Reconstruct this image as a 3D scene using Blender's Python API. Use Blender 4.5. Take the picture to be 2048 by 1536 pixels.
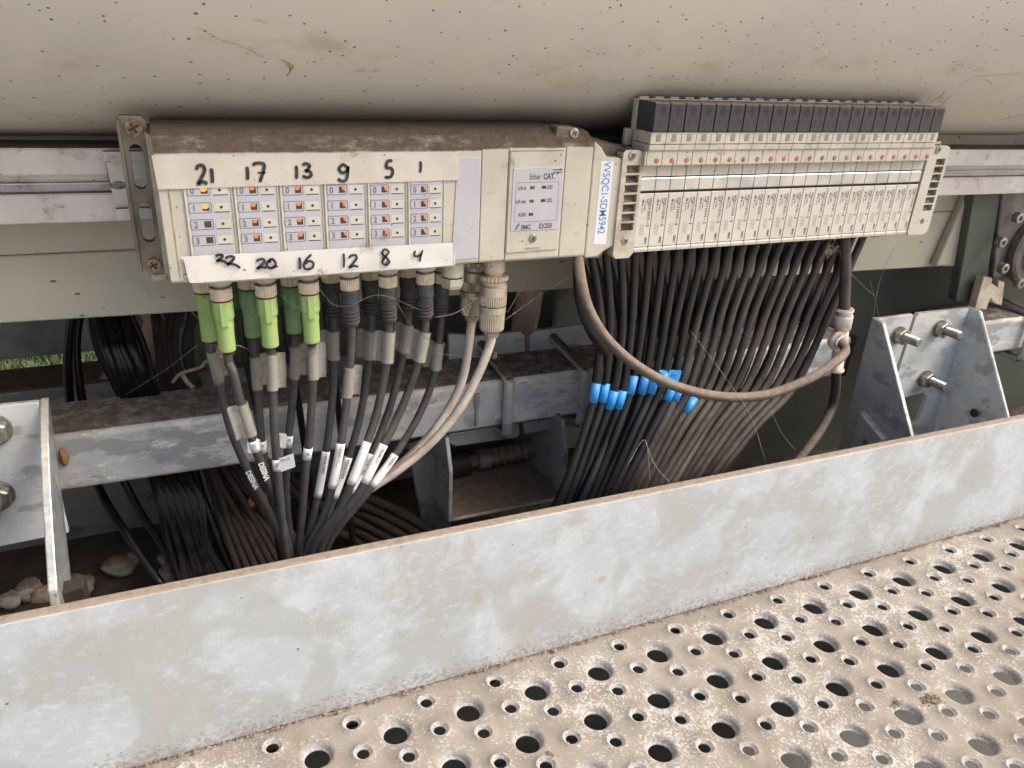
import bpy, bmesh, math, random
from mathutils import Vector, Matrix
random.seed(7)
R = math.radians
ZO = 1000.0                     # mm: height of the camera above the datum
for o in list(bpy.data.objects): bpy.data.objects.remove(o)
scene = bpy.context.scene
COL = scene.collection

# ------------------------------------------------------------------ camera
CAMY = -394.7
ROT = ((0.91793002, 0.12297277, -0.3772031), (-0.39378763, 0.39821684, -0.82846524), (0.04832996, 0.90901103, 0.41396034))
cd = bpy.data.cameras.new('camera'); cam = bpy.data.objects.new('camera', cd); COL.objects.link(cam)
cd.sensor_width = 36; cd.lens = 36 * 1538.0 / 2048; cd.clip_start = 0.01; cd.clip_end = 200
m = Matrix(ROT).to_4x4(); m.translation = (0, CAMY / 1000, ZO / 1000); cam.matrix_world = m
scene.camera = cam
# ------------------------------------------------------------------ world, sun
w = bpy.data.worlds.new("World"); scene.world = w; w.use_nodes = True
nt = w.node_tree; sky = nt.nodes.new('ShaderNodeTexSky'); sky.sky_type = 'NISHITA'; sky.sun_disc = False
SUN_EL, SUN_AZ = R(50), R(115)
sky.sun_elevation = SUN_EL; sky.sun_rotation = SUN_AZ; sky.dust_density = 9; sky.air_density = 1.0; sky.ozone_density = 0.8
bg = nt.nodes['Background']; bg.inputs[1].default_value = 0.12
nt.links.new(sky.outputs[0], bg.inputs[0])
sd = bpy.data.lights.new('sun', 'SUN'); sd.energy = 1.2; sd.angle = R(30); sd.color = (1, 0.99, 0.97)
so = bpy.data.objects.new('sun', sd); COL.objects.link(so)
sdir = Vector((math.sin(SUN_AZ) * math.cos(SUN_EL), math.cos(SUN_AZ) * math.cos(SUN_EL), math.sin(SUN_EL)))
so.rotation_euler = sdir.to_track_quat('Z', 'Y').to_euler(); so.location = (0, -2, 4)
scene.view_settings.view_transform = 'Standard'; scene.view_settings.look = 'None'
scene.view_settings.exposure = 1.2; scene.view_settings.gamma = 1

# ------------------------------------------------------------------ helpers (all lengths in mm)
def P(u, v, Y):
    """point of the plane at depth Y that the measured pixel shows; mm, z relative to the camera height"""
    d = [u - 1024.0, -(v - 768.0), -1538.0]
    r = [sum(ROT[i][k] * d[k] for k in range(3)) for i in range(3)]
    t = (Y - CAMY) / r[1]
    return (r[0] * t, Y, r[2] * t)
def V(p): return Vector((p[0] / 1000, p[1] / 1000, (p[2] + ZO) / 1000))

def catmull(pts, n=8):
    pts = [Vector(p) for p in pts]
    if len(pts) < 3: return pts
    q = [pts[0] * 2 - pts[1]] + pts + [pts[-1] * 2 - pts[-2]]
    out = []
    for i in range(1, len(q) - 2):
        for k in range(n):
            t = k / n
            a, b, c, d = q[i - 1], q[i], q[i + 1], q[i + 2]
            out.append(0.5 * ((2 * b) + (c - a) * t + (2 * a - 5 * b + 4 * c - d) * t * t + (3 * b - a - 3 * c + d) * t ** 3))
    out.append(pts[-1]); return out

class MB:
    def __init__(s): s.v = []; s.f = []; s.sm = []
    def add(s, vs, fs, smooth=False):
        k = len(s.v); s.v += [tuple(x) for x in vs]
        s.f += [tuple(i + k for i in f) for f in fs]; s.sm += [smooth] * len(fs)
    def box(s, x0, x1, y0, y1, z0, z1, bev=0.0, seg=2):
        bm = bmesh.new()
        bmesh.ops.create_cube(bm, size=1)
        for v in bm.verts:
            v.co = ((x0 + x1) / 2 + v.co.x * (x1 - x0), (y0 + y1) / 2 + v.co.y * (y1 - y0), (z0 + z1) / 2 + v.co.z * (z1 - z0))
        if bev: bmesh.ops.bevel(bm, geom=bm.edges[:], offset=bev, segments=seg, affect='EDGES', profile=0.5)
        s.addbm(bm, False); return s
    def addbm(s, bm, smooth):
        bm.verts.index_update()
        s.add([v.co[:] for v in bm.verts], [[v.index for v in f.verts] for f in bm.faces], smooth); bm.free()
    def prism(s, poly, axis, a, b, bev=0.0, seg=2):
        """poly: 2D points in the two axes other than AXIS, in xyz order"""
        bm = bmesh.new()
        def mk(p, t):
            return {'x': (t, p[0], p[1]), 'y': (p[0], t, p[1]), 'z': (p[0], p[1], t)}[axis]
        A = [bm.verts.new(mk(p, a)) for p in poly]; B = [bm.verts.new(mk(p, b)) for p in poly]
        n = len(poly)
        bm.faces.new(A); bm.faces.new(B[::-1])
        for i in range(n): bm.faces.new((A[i], B[i], B[(i + 1) % n], A[(i + 1) % n]))
        bmesh.ops.recalc_face_normals(bm, faces=bm.faces[:])
        if bev: bmesh.ops.bevel(bm, geom=bm.edges[:], offset=bev, segments=seg, affect='EDGES', profile=0.5)
        s.addbm(bm, False); return s
    def plate(s, outer, holes, y0, y1):
        """flat plate in xz with round or slotted holes (lists of points), by a triangulated fill"""
        bm = bmesh.new(); allE = []; loops = []
        for lp in [outer] + holes:
            vs = [bm.verts.new((p[0], y0, p[1])) for p in lp]; loops.append(vs)
            allE += [bm.edges.new((vs[i], vs[(i + 1) % len(vs)])) for i in range(len(vs))]
        g = bmesh.ops.triangle_fill(bm, use_beauty=True, use_dissolve=False, edges=allE)
        fs = [f for f in g['geom'] if isinstance(f, bmesh.types.BMFace)]
        ex = bmesh.ops.extrude_face_region(bm, geom=fs)
        for v in [e for e in ex['geom'] if isinstance(e, bmesh.types.BMVert)]: v.co.y = y1
        bmesh.ops.recalc_face_normals(bm, faces=bm.faces[:])
        s.addbm(bm, False); return s
    def tube(s, pts, r, seg=12, n=6, cap=True, rf=None, smooth=True, flat=1.0):
        pts = catmull(pts, n) if n else [Vector(p) for p in pts]
        T = []
        for i in range(len(pts)):
            T.append((pts[min(i + 1, len(pts) - 1)] - pts[max(i - 1, 0)]).normalized())
        up = Vector((0, 0, 1)) if abs(T[0].z) < 0.9 else Vector((1, 0, 0))
        N = (up - T[0] * up.dot(T[0])).normalized(); vs = []
        for i, p in enumerate(pts):
            N = (N - T[i] * N.dot(T[i])).normalized(); B = T[i].cross(N)
            rr = r * (rf(i / (len(pts) - 1)) if rf else 1)
            for k in range(seg):
                a = 2 * math.pi * k / seg
                vs.append(p + N * (math.cos(a) * rr) + B * (math.sin(a) * rr * flat))
        fs = [(i * seg + k, i * seg + (k + 1) % seg, (i + 1) * seg + (k + 1) % seg, (i + 1) * seg + k) for i in range(len(pts) - 1) for k in range(seg)]
        s.add(vs, fs, smooth)
        if cap:
            k = len(s.v) - len(vs)
            s.f.append(tuple(range(k + seg - 1, k - 1, -1))); s.sm.append(False)
            s.f.append(tuple(range(len(s.v) - seg, len(s.v)))); s.sm.append(False)
        return s
    def lathe(s, prof, o, ax, seg=24, smooth=False, knurl=None):
        """prof: (radius, distance along the axis); knurl: set of profile indices whose radius alternates"""
        ax = Vector(ax).normalized(); up = Vector((0, 1, 0)) if abs(ax.y) < 0.9 else Vector((1, 0, 0))
        N = ax.cross(up).normalized(); B = ax.cross(N); o = Vector(o); vs = []
        for j, (r, t) in enumerate(prof):
            for k in range(seg):
                a = 2 * math.pi * k / seg
                rr = r * (0.945 if (knurl and j in knurl and k % 2) else 1)
                vs.append(o + ax * t + N * (math.cos(a) * rr) + B * (math.sin(a) * rr))
        fs = [(i * seg + k, i * seg + (k + 1) % seg, (i + 1) * seg + (k + 1) % seg, (i + 1) * seg + k) for i in range(len(prof) - 1) for k in range(seg)]
        fs = [f[::-1] for f in fs]
        fs.append(tuple(range(seg))); fs.append(tuple(range((len(prof) - 1) * seg + seg - 1, (len(prof) - 1) * seg - 1, -1)))
        s.add(vs, fs, smooth); return s
    def ribbon(s, pts, w, y, n=6, curve=True):
        """flat pen stroke in the xz plane at depth y"""
        p = catmull([(a, y, b) for a, b in pts], n) if curve else [Vector((a, y, b)) for a, b in pts]
        L = []; Rr = []
        N = len(p)
        for i in range(N):
            t = (p[min(i + 1, N - 1)] - p[max(i - 1, 0)]); t.normalize()
            nn = Vector((t.z, 0, -t.x)); ww = w / 2 * (0.55 if i in (0, N - 1) else 1)
            L.append(p[i] - nn * ww); Rr.append(p[i] + nn * ww)
        vs = L + Rr
        s.add(vs, [(i, i + 1, N + i + 1, N + i) for i in range(N - 1)]); return s
    def quad(s, a, b, c, d): s.add([a, b, c, d], [(0, 1, 2, 3)]); return s
    def build(s, name, mat, parent=None, loc=None, sharp=None):
        base = Vector(loc) if loc else (Vector(parent['_b']) if parent else Vector((0, 0, 0)))
        if parent and '_b' in parent.keys(): base = Vector(parent['_b'])
        me = bpy.data.meshes.new(name)
        me.from_pydata([((v[0] - base.x) / 1000, (v[1] - base.y) / 1000, (v[2] - base.z) / 1000) for v in s.v], [], s.f)
        me.polygons.foreach_set('use_smooth', s.sm); me.update()
        if mat: me.materials.append(mat)
        o = bpy.data.objects.new(name, me); COL.objects.link(o)
        if parent: o.parent = parent
        else: o.location = V(base)
        o['_b'] = tuple(base)
        return o
def link(name, mesh, parent, off=(0, 0, 0)):
    o = bpy.data.objects.new(name, mesh); COL.objects.link(o); o.parent = parent
    o.location = (off[0] / 1000, off[1] / 1000, off[2] / 1000)
    b = Vector(parent['_b']); o['_b'] = tuple(b); return o
def tag(o, label, cat=None, group=None, kind=None):
    o['label'] = label
    if cat: o['category'] = cat
    if group: o['group'] = group
    if kind: o['kind'] = kind
    return o
def thing(name, base, label, cat, group=None, kind=None):
    o = bpy.data.objects.new(name, None); COL.objects.link(o); o.empty_display_size = 0.01
    o.location = V(base); o['_b'] = tuple(base)
    return tag(o, label, cat, group, kind)
_tc = {}
def text_mb(txt, size, origin, xd, yd, bold=0.0, align='LEFT', sx=1.0):
    """flat lettering: origin in mm, xd/yd unit vectors of the writing plane"""
    key = (txt, bold, align)
    if key not in _tc:
        c = bpy.data.curves.new('t', 'FONT'); c.body = txt; c.size = 1; c.offset = bold; c.align_x = align; c.resolution_u = 3
        o = bpy.data.objects.new('t', c); COL.objects.link(o)
        bpy.context.view_layer.update()
        me = bpy.data.meshes.new_from_object(o)
        _tc[key] = ([v.co[:] for v in me.vertices], [tuple(p.vertices) for p in me.polygons])
        bpy.data.objects.remove(o); bpy.data.meshes.remove(me)
    vs, fs = _tc[key]; O = Vector(origin); X = Vector(xd); Y = Vector(yd); mb = MB()
    mb.add([O + X * (v[0] * size * sx) + Y * (v[1] * size) for v in vs], fs); return mb
def join(*mbs):
    r = MB()
    for q in mbs:
        k = len(r.v); r.v += q.v; r.f += [tuple(i + k for i in f) for f in q.f]; r.sm += q.sm
    return r
def circ(cx, cz, r, n=16, rz=None):
    return [(cx + r * math.cos(2 * math.pi * i / n), cz + (rz or r) * math.sin(2 * math.pi * i / n)) for i in range(n)]
def slot(cx, z0, z1, r, n=8):
    a = [(cx + r * math.cos(math.pi * i / n), z1 - r + r * math.sin(math.pi * i / n)) for i in range(n + 1)]
    b = [(cx - r * math.cos(math.pi * i / n), z0 + r - r * math.sin(math.pi * i / n)) for i in range(n + 1)]
    return a + b

# ------------------------------------------------------------------ materials
class NT:
    def __init__(s, name):
        s.m = bpy.data.materials.new(name); s.m.use_nodes = True; s.t = s.m.node_tree
        s.b = s.t.nodes['Principled BSDF']; s.pos = s.t.nodes.new('ShaderNodeNewGeometry')
    def n(s, typ, **kw):
        x = s.t.nodes.new(typ)
        for k, v in kw.items():
            if k.startswith('i_'):
                x.inputs[k[2:].replace('_', ' ')].default_value = v
            else: setattr(x, k, v)
        return x
    def l(s, a, b): s.t.links.new(a, b)
    def vec(s, scale=(1, 1, 1), off=(0, 0, 0), rot=(0, 0, 0)):
        mp = s.n('ShaderNodeMapping'); mp.inputs['Scale'].default_value = scale; mp.inputs['Location'].default_value = off
        mp.inputs['Rotation'].default_value = rot
        s.l(s.pos.outputs['Position'], mp.inputs[0]); return mp.outputs[0]
    def noise(s, scale, detail=4, rough=0.55, vec=None, dist=0.0):
        x = s.n('ShaderNodeTexNoise'); x.inputs['Scale'].default_value = scale; x.inputs['Detail'].default_value = detail
        x.inputs['Roughness'].default_value = rough; x.inputs['Distortion'].default_value = dist
        s.l(vec or s.pos.outputs['Position'], x.inputs['Vector']); return x.outputs[0]
    def ramp(s, f, a, b, lo=0.0, hi=1.0):
        x = s.n('ShaderNodeMapRange'); x.interpolation_type = 'SMOOTHSTEP'
        x.inputs[1].default_value = a; x.inputs[2].default_value = b; x.inputs[3].default_value = lo; x.inputs[4].default_value = hi
        s.l(f, x.inputs[0]); return x.outputs[0]
    def math(s, op, a, b):
        x = s.n('ShaderNodeMath', operation=op)
        for i, q in enumerate((a, b)):
            if hasattr(q, 'is_linked') or hasattr(q, 'links'): s.l(q, x.inputs[i])
            else: x.inputs[i].default_value = q
        return x.outputs[0]
    def mix(s, f, a, b):
        x = s.n('ShaderNodeMix', data_type='RGBA')
        for q, i in ((f, 0), (a, 6), (b, 7)):
            if hasattr(q, 'links'): s.l(q, x.inputs[i])
            elif i == 0: x.inputs[0].default_value = q
            else: x.inputs[i].default_value = (*q, 1)
        return x.outputs[2]
    def spots(s, scale, size, frac=0.4, vec=None):
        """round specks scattered at random: 1 inside"""
        x = s.n('ShaderNodeTexVoronoi'); x.inputs['Scale'].default_value = scale
        s.l(vec or s.pos.outputs['Position'], x.inputs['Vector'])
        r = s.n('ShaderNodeSeparateColor'); s.l(x.outputs['Color'], r.inputs[0])
        rad = s.math('MULTIPLY', s.ramp(r.outputs[0], 1 - frac, 1.0), size)
        return s.ramp(s.math('SUBTRACT', rad, x.outputs['Distance']), 0.0, size * 0.35)
    def done(s, col, rough=0.6, metal=0.0, bump=None, bd=0.0002, spec=0.4):
        if hasattr(col, 'links'): s.l(col, s.b.inputs['Base Color'])
        else: s.b.inputs['Base Color'].default_value = (*col, 1)
        if hasattr(rough, 'links'): s.l(rough, s.b.inputs['Roughness'])
        else: s.b.inputs['Roughness'].default_value = rough
        if hasattr(metal, 'links'): s.l(metal, s.b.inputs['Metallic'])
        else: s.b.inputs['Metallic'].default_value = metal
        s.b.inputs['Specular IOR Level'].default_value = spec
        if bump is not None:
            x = s.n('ShaderNodeBump'); x.inputs['Distance'].default_value = bd; x.inputs['Strength'].default_value = 1.0
            s.l(bump, x.inputs['Height']); s.l(x.outputs[0], s.b.inputs['Normal'])
        return s.m
    def upness(s):
        x = s.n('ShaderNodeSeparateXYZ'); s.l(s.pos.outputs['Normal'], x.inputs[0]); return x.outputs[2]
    def zpos(s):
        x = s.n('ShaderNodeSeparateXYZ'); s.l(s.pos.outputs['Position'], x.inputs[0]); return x.outputs[2]

def MAT(name, a, b=None, scale=40, rough=0.55, metal=0.0, dust=None, grime=0.0, specks=0.0, bump=0.0, dustlo=0.3, scratch=0.0, spec=0.4):
    """generic worn surface: two tones, dust settled on faces turned up, grime blotches, dark specks"""
    t = NT(name); c = a
    if b: c = t.mix(t.ramp(t.noise(scale, 5, 0.6), 0.35, 0.68), a, b)
    if grime:
        g = t.noise(90, 8, 0.72, t.vec((1, 1, 1.3)))
        c = t.mix(t.ramp(g, 0.56, 0.76, 0, grime), c, (0.10, 0.075, 0.055))
    if specks:
        wv = t.n('ShaderNodeTexNoise'); wv.inputs['Scale'].default_value = 400; t.l(t.pos.outputs['Position'], wv.inputs['Vector'])
        vm_ = t.n('ShaderNodeVectorMath', operation='MULTIPLY_ADD'); t.l(wv.outputs['Color'], vm_.inputs[0]); vm_.inputs[1].default_value = (0.0022,) * 3; t.l(t.pos.outputs['Position'], vm_.inputs[2])
        c = t.mix(t.math('MULTIPLY', t.spots(330, 0.28, specks * 0.8, vm_.outputs[0]), 0.75), c, (0.09, 0.07, 0.055))
        g2 = t.noise(1100, 3, 0.6); c = t.mix(t.ramp(g2, 0.62, 0.74, 0, min(0.7, specks * 2.5)), c, (0.12, 0.095, 0.075))
        g3 = t.noise(230, 7, 0.78, t.vec((0.6, 1, 1.5), (2, 5, 1), (0, 0.7, 0))); c = t.mix(t.ramp(g3, 0.585, 0.68, 0, min(0.6, specks * 2.2)), c, (0.17, 0.13, 0.10))
    if scratch:
        n2 = t.noise(14, 6, 0.7, t.vec((1, 1, 30), rot=(0, 0.4, 0))); c = t.mix(t.ramp(n2, 0.62, 0.72, 0, scratch), c, (0.55, 0.55, 0.53))
    if dust:
        n3 = t.math('MULTIPLY', t.math('SUBTRACT', t.noise(130, 7, 0.75, t.vec((0.5, 1, 1))), 0.5), 0.9)
        d = t.ramp(t.math('ADD', t.upness(), n3), dustlo, dustlo + 0.4)
        dc = t.mix(t.ramp(t.noise(220, 6, 0.75), 0.35, 0.7), dust, tuple(x * 0.62 for x in dust))
        c = t.mix(d, c, dc)
        rough2 = t.ramp(d, 0, 1, rough, 0.95)
    else: rough2 = rough
    bp = t.noise(700, 5, 0.7) if bump else None
    return t.done(c, rough2, metal, bp, bump * 0.001, spec)

DUST = (0.17, 0.12, 0.088); DUSTL = (0.36, 0.27, 0.20)
M = {}
M['cream'] = MAT('aged_cream_plastic', (0.50, 0.475, 0.405), (0.42, 0.395, 0.33), 30, 0.5, 0, (0.10, 0.072, 0.053), 0.45, 0.2, 0.08, 0.16)
M['cream_v'] = MAT('aged_cream_valve_plastic', (0.52, 0.49, 0.425), (0.43, 0.405, 0.345), 60, 0.5, 0, (0.22, 0.17, 0.13), 0.8, 0.36, 0.08, 0.45)
M['cream_dirty'] = MAT('dirty_cream_casting', (0.50, 0.46, 0.37), (0.33, 0.28, 0.22), 70, 0.6, 0, (0.09, 0.065, 0.048), 0.9, 0.4, 0.12, 0.1)
M['cream_clean'] = MAT('faceplate_white', (0.56, 0.535, 0.475), (0.50, 0.475, 0.415), 40, 0.42, 0, None, 0.16, 0.06, 0.03)
M['bracket'] = MAT('olive_stained_casting', (0.25, 0.225, 0.17), (0.11, 0.09, 0.065), 45, 0.5, 0.2, (0.16, 0.12, 0.09), 0.8, 0.4, 0.15, 0.3)
M['topdust'] = MAT('dust_caked_casting', (0.16, 0.12, 0.09), (0.09, 0.065, 0.05), 90, 0.9, 0, (0.075, 0.053, 0.04), 0.5, 0.2, 0.2, 0.0)
M['lav'] = MAT('lavender_label', (0.44, 0.44, 0.475), (0.41, 0.41, 0.435), 30, 0.4, 0, None, 0.14, 0.06, 0.0)
M['tape'] = MAT('paper_tape', (0.56, 0.515, 0.455), (0.49, 0.445, 0.385), 35, 0.75, 0, (0.4, 0.3, 0.22), 0.3, 0.14, 0.06, 0.5)
M['tape2'] = MAT('white_tape', (0.66, 0.645, 0.615), (0.59, 0.57, 0.53), 35, 0.6, 0, None, 0.18, 0.1, 0.08)
M['ink'] = MAT('marker_ink', (0.012, 0.012, 0.016), (0.05, 0.05, 0.06), 500, 0.5)
M['print'] = MAT('grey_print', (0.10, 0.10, 0.12), None, 30, 0.5)
M['print2'] = MAT('line_print', (0.16, 0.16, 0.22), None, 30, 0.5)
M['blueink'] = MAT('blue_print', (0.04, 0.24, 0.56), None, 30, 0.5)
M['white'] = MAT('sticker_white', (0.68, 0.69, 0.70), (0.63, 0.63, 0.62), 60, 0.45, 0, None, 0.08, 0.05)
M['led'] = MAT('dark_led', (0.05, 0.045, 0.04), None, 30, 0.25)
M['ledgreen'] = MAT('green_led', (0.03, 0.12, 0.025), None, 30, 0.25)
t = NT('lit_orange_led'); t.b.inputs['Emission Color'].default_value = (1.0, 0.22, 0.03, 1); t.b.inputs['Emission Strength'].default_value = 0.10
M['orange'] = t.done((0.62, 0.17, 0.05), 0.4)
t = NT('lit_amber_led'); t.b.inputs['Emission Color'].default_value = (1.0, 0.34, 0.02, 1); t.b.inputs['Emission Strength'].default_value = 0.30
M['amber'] = t.done((0.8, 0.33, 0.05), 0.4)
M['steel'] = MAT('dull_steel', (0.42, 0.41, 0.38), (0.26, 0.22, 0.18), 300, 0.42, 0.8, None, 0.4)
M['rustscrew'] = MAT('rusty_screw', (0.33, 0.27, 0.19), (0.15, 0.09, 0.05), 350, 0.5, 0.5, None, 0.5)
M['nickel'] = MAT('nickel_knurl', (0.56, 0.50, 0.41), (0.42, 0.36, 0.28), 200, 0.40, 0.55, (0.30, 0.23, 0.17), 0.25)
M['nickel2'] = MAT('dusty_nickel_shell', (0.50, 0.45, 0.36), (0.38, 0.33, 0.26), 90, 0.42, 0.45, (0.36, 0.28, 0.2), 0.3, 0.1)
M['rubber'] = MAT('black_rubber', (0.032, 0.033, 0.038), (0.055, 0.055, 0.06), 150, 0.6, 0, (0.15, 0.12, 0.10), 0, 0.0, 0.05, 0.55)
M['seal'] = MAT('dark_seal', (0.03, 0.022, 0.018), None, 150, 0.6)
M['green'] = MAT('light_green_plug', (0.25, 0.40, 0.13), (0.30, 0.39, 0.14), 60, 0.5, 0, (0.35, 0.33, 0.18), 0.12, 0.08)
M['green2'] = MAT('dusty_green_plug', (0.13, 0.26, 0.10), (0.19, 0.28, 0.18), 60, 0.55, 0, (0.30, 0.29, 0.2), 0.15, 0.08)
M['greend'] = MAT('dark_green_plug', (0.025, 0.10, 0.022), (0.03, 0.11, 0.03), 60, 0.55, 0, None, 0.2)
M['cable'] = MAT('black_cable_sheath', (0.036, 0.036, 0.040), (0.06, 0.056, 0.055), 120, 0.5, 0, (0.13, 0.105, 0.085), 0, 0.1, 0.03, 0.5)
M['cableb'] = MAT('deep_black_cable', (0.004, 0.004, 0.005), (0.007, 0.007, 0.008), 120, 0.33, 0, (0.03, 0.025, 0.02), 0, 0.0, 0.0, 0.7, 0, 0.4)
M['tubed'] = MAT('dusty_air_hose', (0.026, 0.023, 0.022), (0.058, 0.048, 0.042), 38, 0.42, 0, (0.135, 0.107, 0.088), 0, 0.0, 0.04, 0.32)
M['tubeb'] = MAT('black_air_hose', (0.010, 0.010, 0.011), (0.020, 0.018, 0.017), 60, 0.36, 0, (0.07, 0.056, 0.048), 0, 0.0, 0.03, 0.6, 0, 0.3)
M['tubem'] = MAT('speckled_black_hose', (0.008, 0.008, 0.009), (0.018, 0.016, 0.016), 45, 0.38, 0, (0.036, 0.031, 0.028), 0, 0.0, 0.04, 0.55)
M['loop'] = MAT('brown_dusty_hose', (0.07, 0.058, 0.048), (0.105, 0.085, 0.07), 90, 0.7, 0, (0.20, 0.158, 0.126), 0, 0.1, 0.25, -0.05)
M['tubebr'] = MAT('brown_old_hose', (0.040, 0.029, 0.023), (0.06, 0.045, 0.037), 60, 0.6, 0, (0.075, 0.057, 0.047), 0, 0.0, 0.0, 0.4)
M['creamcable'] = MAT('dirty_white_cable', (0.56, 0.51, 0.45), (0.42, 0.36, 0.30), 90, 0.5, 0, (0.35, 0.28, 0.21), 0.45, 0.2, 0.05, 0.5)
M['blue'] = MAT('blue_marker_tape', (0.04, 0.26, 0.66), (0.05, 0.30, 0.70), 90, 0.45, 0, None, 0.1, 0.03)
M['fit'] = MAT('white_fitting', (0.66, 0.60, 0.55), (0.48, 0.40, 0.34), 110, 0.45, 0, (0.38, 0.29, 0.22), 0.6, 0.15, 0.05, 0.4)
M['rusty'] = MAT('rusty_brown', (0.17, 0.095, 0.06), (0.28, 0.20, 0.16), 160, 0.85, 0, (0.2, 0.14, 0.1), 0.4, 0.2, 0.5)
M['coilcap'] = MAT('charcoal_plastic', (0.040, 0.041, 0.046), (0.050, 0.050, 0.055), 150, 0.5, 0, (0.2, 0.15, 0.11), 0, 0.05, 0.04, 0.45)
M['embos'] = MAT('charcoal_marks', (0.009, 0.009, 0.010), None, 150, 0.6)
M['grey_win'] = MAT('grey_slot', (0.20, 0.185, 0.15), (0.30, 0.27, 0.22), 900, 0.5)
M['red'] = MAT('faded_red_button', (0.46, 0.20, 0.15), (0.34, 0.14, 0.10), 300, 0.5, 0, None, 0.3)
t = NT('brushed_strip'); c = t.mix(t.ramp(t.noise(45, 3, 0.5), 0.35, 0.65), (0.46, 0.46, 0.47), (0.64, 0.62, 0.58))
M['strip'] = t.done(c, 0.35, 0.75)
M['flangem'] = MAT('grey_machined_flange', (0.17, 0.17, 0.165), (0.10, 0.09, 0.085), 60, 0.5, 0.3, (0.16, 0.12, 0.1), 0.5, 0.2)
M['conc'] = MAT('grey_concrete', (0.62, 0.62, 0.61), (0.36, 0.36, 0.35), 22, 0.9, 0, None, 0.3, 0.1, 0.3)
M['pipe'] = MAT('dirty_pink_pipe', (0.62, 0.55, 0.52), (0.45, 0.36, 0.33), 25, 0.7, 0, (0.17, 0.11, 0.08), 0.7, 0.2, 0.1, 0.05)
M['conduit'] = MAT('salmon_conduit', (0.68, 0.50, 0.42), (0.55, 0.41, 0.34), 60, 0.6, 0, (0.25, 0.18, 0.14), 0.3)
M['stone'] = MAT('pale_pebble', (0.42, 0.41, 0.36), (0.30, 0.28, 0.23), 60, 0.9, 0, (0.26, 0.2, 0.15), 0.4, 0.1, 0.4)
M['leaf'] = MAT('orange_dead_leaf', (0.50, 0.22, 0.05), (0.36, 0.14, 0.04), 150, 0.7)
M['chip'] = MAT('rust_flake', (0.36, 0.17, 0.08), (0.26, 0.11, 0.06), 250, 0.9)
M['crumb'] = MAT('brown_crumbs', (0.15, 0.105, 0.078), (0.25, 0.19, 0.14), 250, 0.95)
M['straw'] = MAT('dry_straw', (0.42, 0.34, 0.24), (0.30, 0.22, 0.15), 250, 0.9)
M['web'] = MAT('dusty_web', (0.40, 0.36, 0.31), None, 250, 0.8)
M['cocoon'] = MAT('orange_cocoon', (0.38, 0.22, 0.10), (0.25, 0.13, 0.06), 700, 0.9, 0, None, 0, 0, 0.5)
# galvanised steel
def GALV(name, a, b, c3, rough=0.5, metal=0.35, dust=DUST, cell=55, dlo=0.35, rustedge=0.0):
    t = NT(name)
    c = t.mix(t.ramp(t.noise(18, 6, 0.62, dist=0.6), 0.36, 0.64), a, b)
    v = t.n('ShaderNodeTexVoronoi'); v.inputs['Scale'].default_value = cell * 3; t.l(t.pos.outputs['Position'], v.inputs['Vector'])
    sp = t.n('ShaderNodeSeparateColor'); t.l(v.outputs['Color'], sp.inputs[0])
    c = t.mix(t.math('MULTIPLY', sp.outputs[1], 0.22), c, tuple(x * 0.6 for x in a))
    c = t.mix(t.ramp(t.noise(42, 9, 0.72, t.vec((0.45, 1, 1.2)), 0.4), 0.51, 0.57, 0, 0.85), c, c3)
    c = t.mix(t.ramp(t.noise(150, 6, 0.75, t.vec((0.5, 1, 1.6), (3, 3, 3))), 0.60, 0.68, 0, 0.8), c, tuple(min(0.8, x * 1.3) for x in c3))
    c = t.mix(t.ramp(t.noise(34, 6, 0.6, t.vec((0.6, 1, 1.3), (8, 1, 3))), 0.54, 0.59, 0, 0.7), c, tuple(x * 0.58 for x in a))
    c = t.mix(t.ramp(t.noise(420, 4, 0.7), 0.62, 0.72, 0, 0.5), c, (0.12, 0.1, 0.08))
    n3 = t.math('MULTIPLY', t.math('SUBTRACT', t.noise(110, 6, 0.7), 0.5), 0.6)
    d = t.ramp(t.math('ADD', t.upness(), n3), dlo, dlo + 0.35)
    dc = t.mix(t.ramp(t.noise(150, 7, 0.75), 0.35, 0.7), dust, tuple(x * 0.6 for x in dust))
    c = t.mix(d, c, dc)
    mt = t.ramp(d, 0, 1, metal, 0.0); rg = t.ramp(d, 0, 1, rough, 0.95)
    return t.done(c, rg, mt, t.noise(260, 5, 0.65), 0.00012)
M['galv'] = GALV('old_galvanised', (0.49, 0.52, 0.53), (0.60, 0.635, 0.645), (0.60, 0.60, 0.56), 0.5, 0.1, DUSTL, 55, 0.78)
M['galvbeam'] = GALV('mottled_galvanised_beam', (0.48, 0.50, 0.51), (0.62, 0.64, 0.64), (0.80, 0.78, 0.72), 0.5, 0.1, DUST, 55, 0.72)
M['galvshade'] = GALV('shaded_metallic_galvanised', (0.34, 0.37, 0.38), (0.44, 0.47, 0.48), (0.60, 0.58, 0.52), 0.4, 0.6, (0.50, 0.46, 0.38), 55, 0.62)  # darker copy of the galvanised steel, the gusset's shade put into its colour
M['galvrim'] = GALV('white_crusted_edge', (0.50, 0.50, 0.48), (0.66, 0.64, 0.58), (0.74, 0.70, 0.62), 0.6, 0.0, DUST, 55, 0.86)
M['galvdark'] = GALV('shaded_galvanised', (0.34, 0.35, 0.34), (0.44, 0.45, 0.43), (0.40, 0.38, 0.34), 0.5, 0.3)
M['rod'] = GALV('galvanised_rod', (0.44, 0.45, 0.46), (0.50, 0.50, 0.50), (0.55, 0.54, 0.52), 0.5, 0.2, DUST, 50, 0.30)
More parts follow.
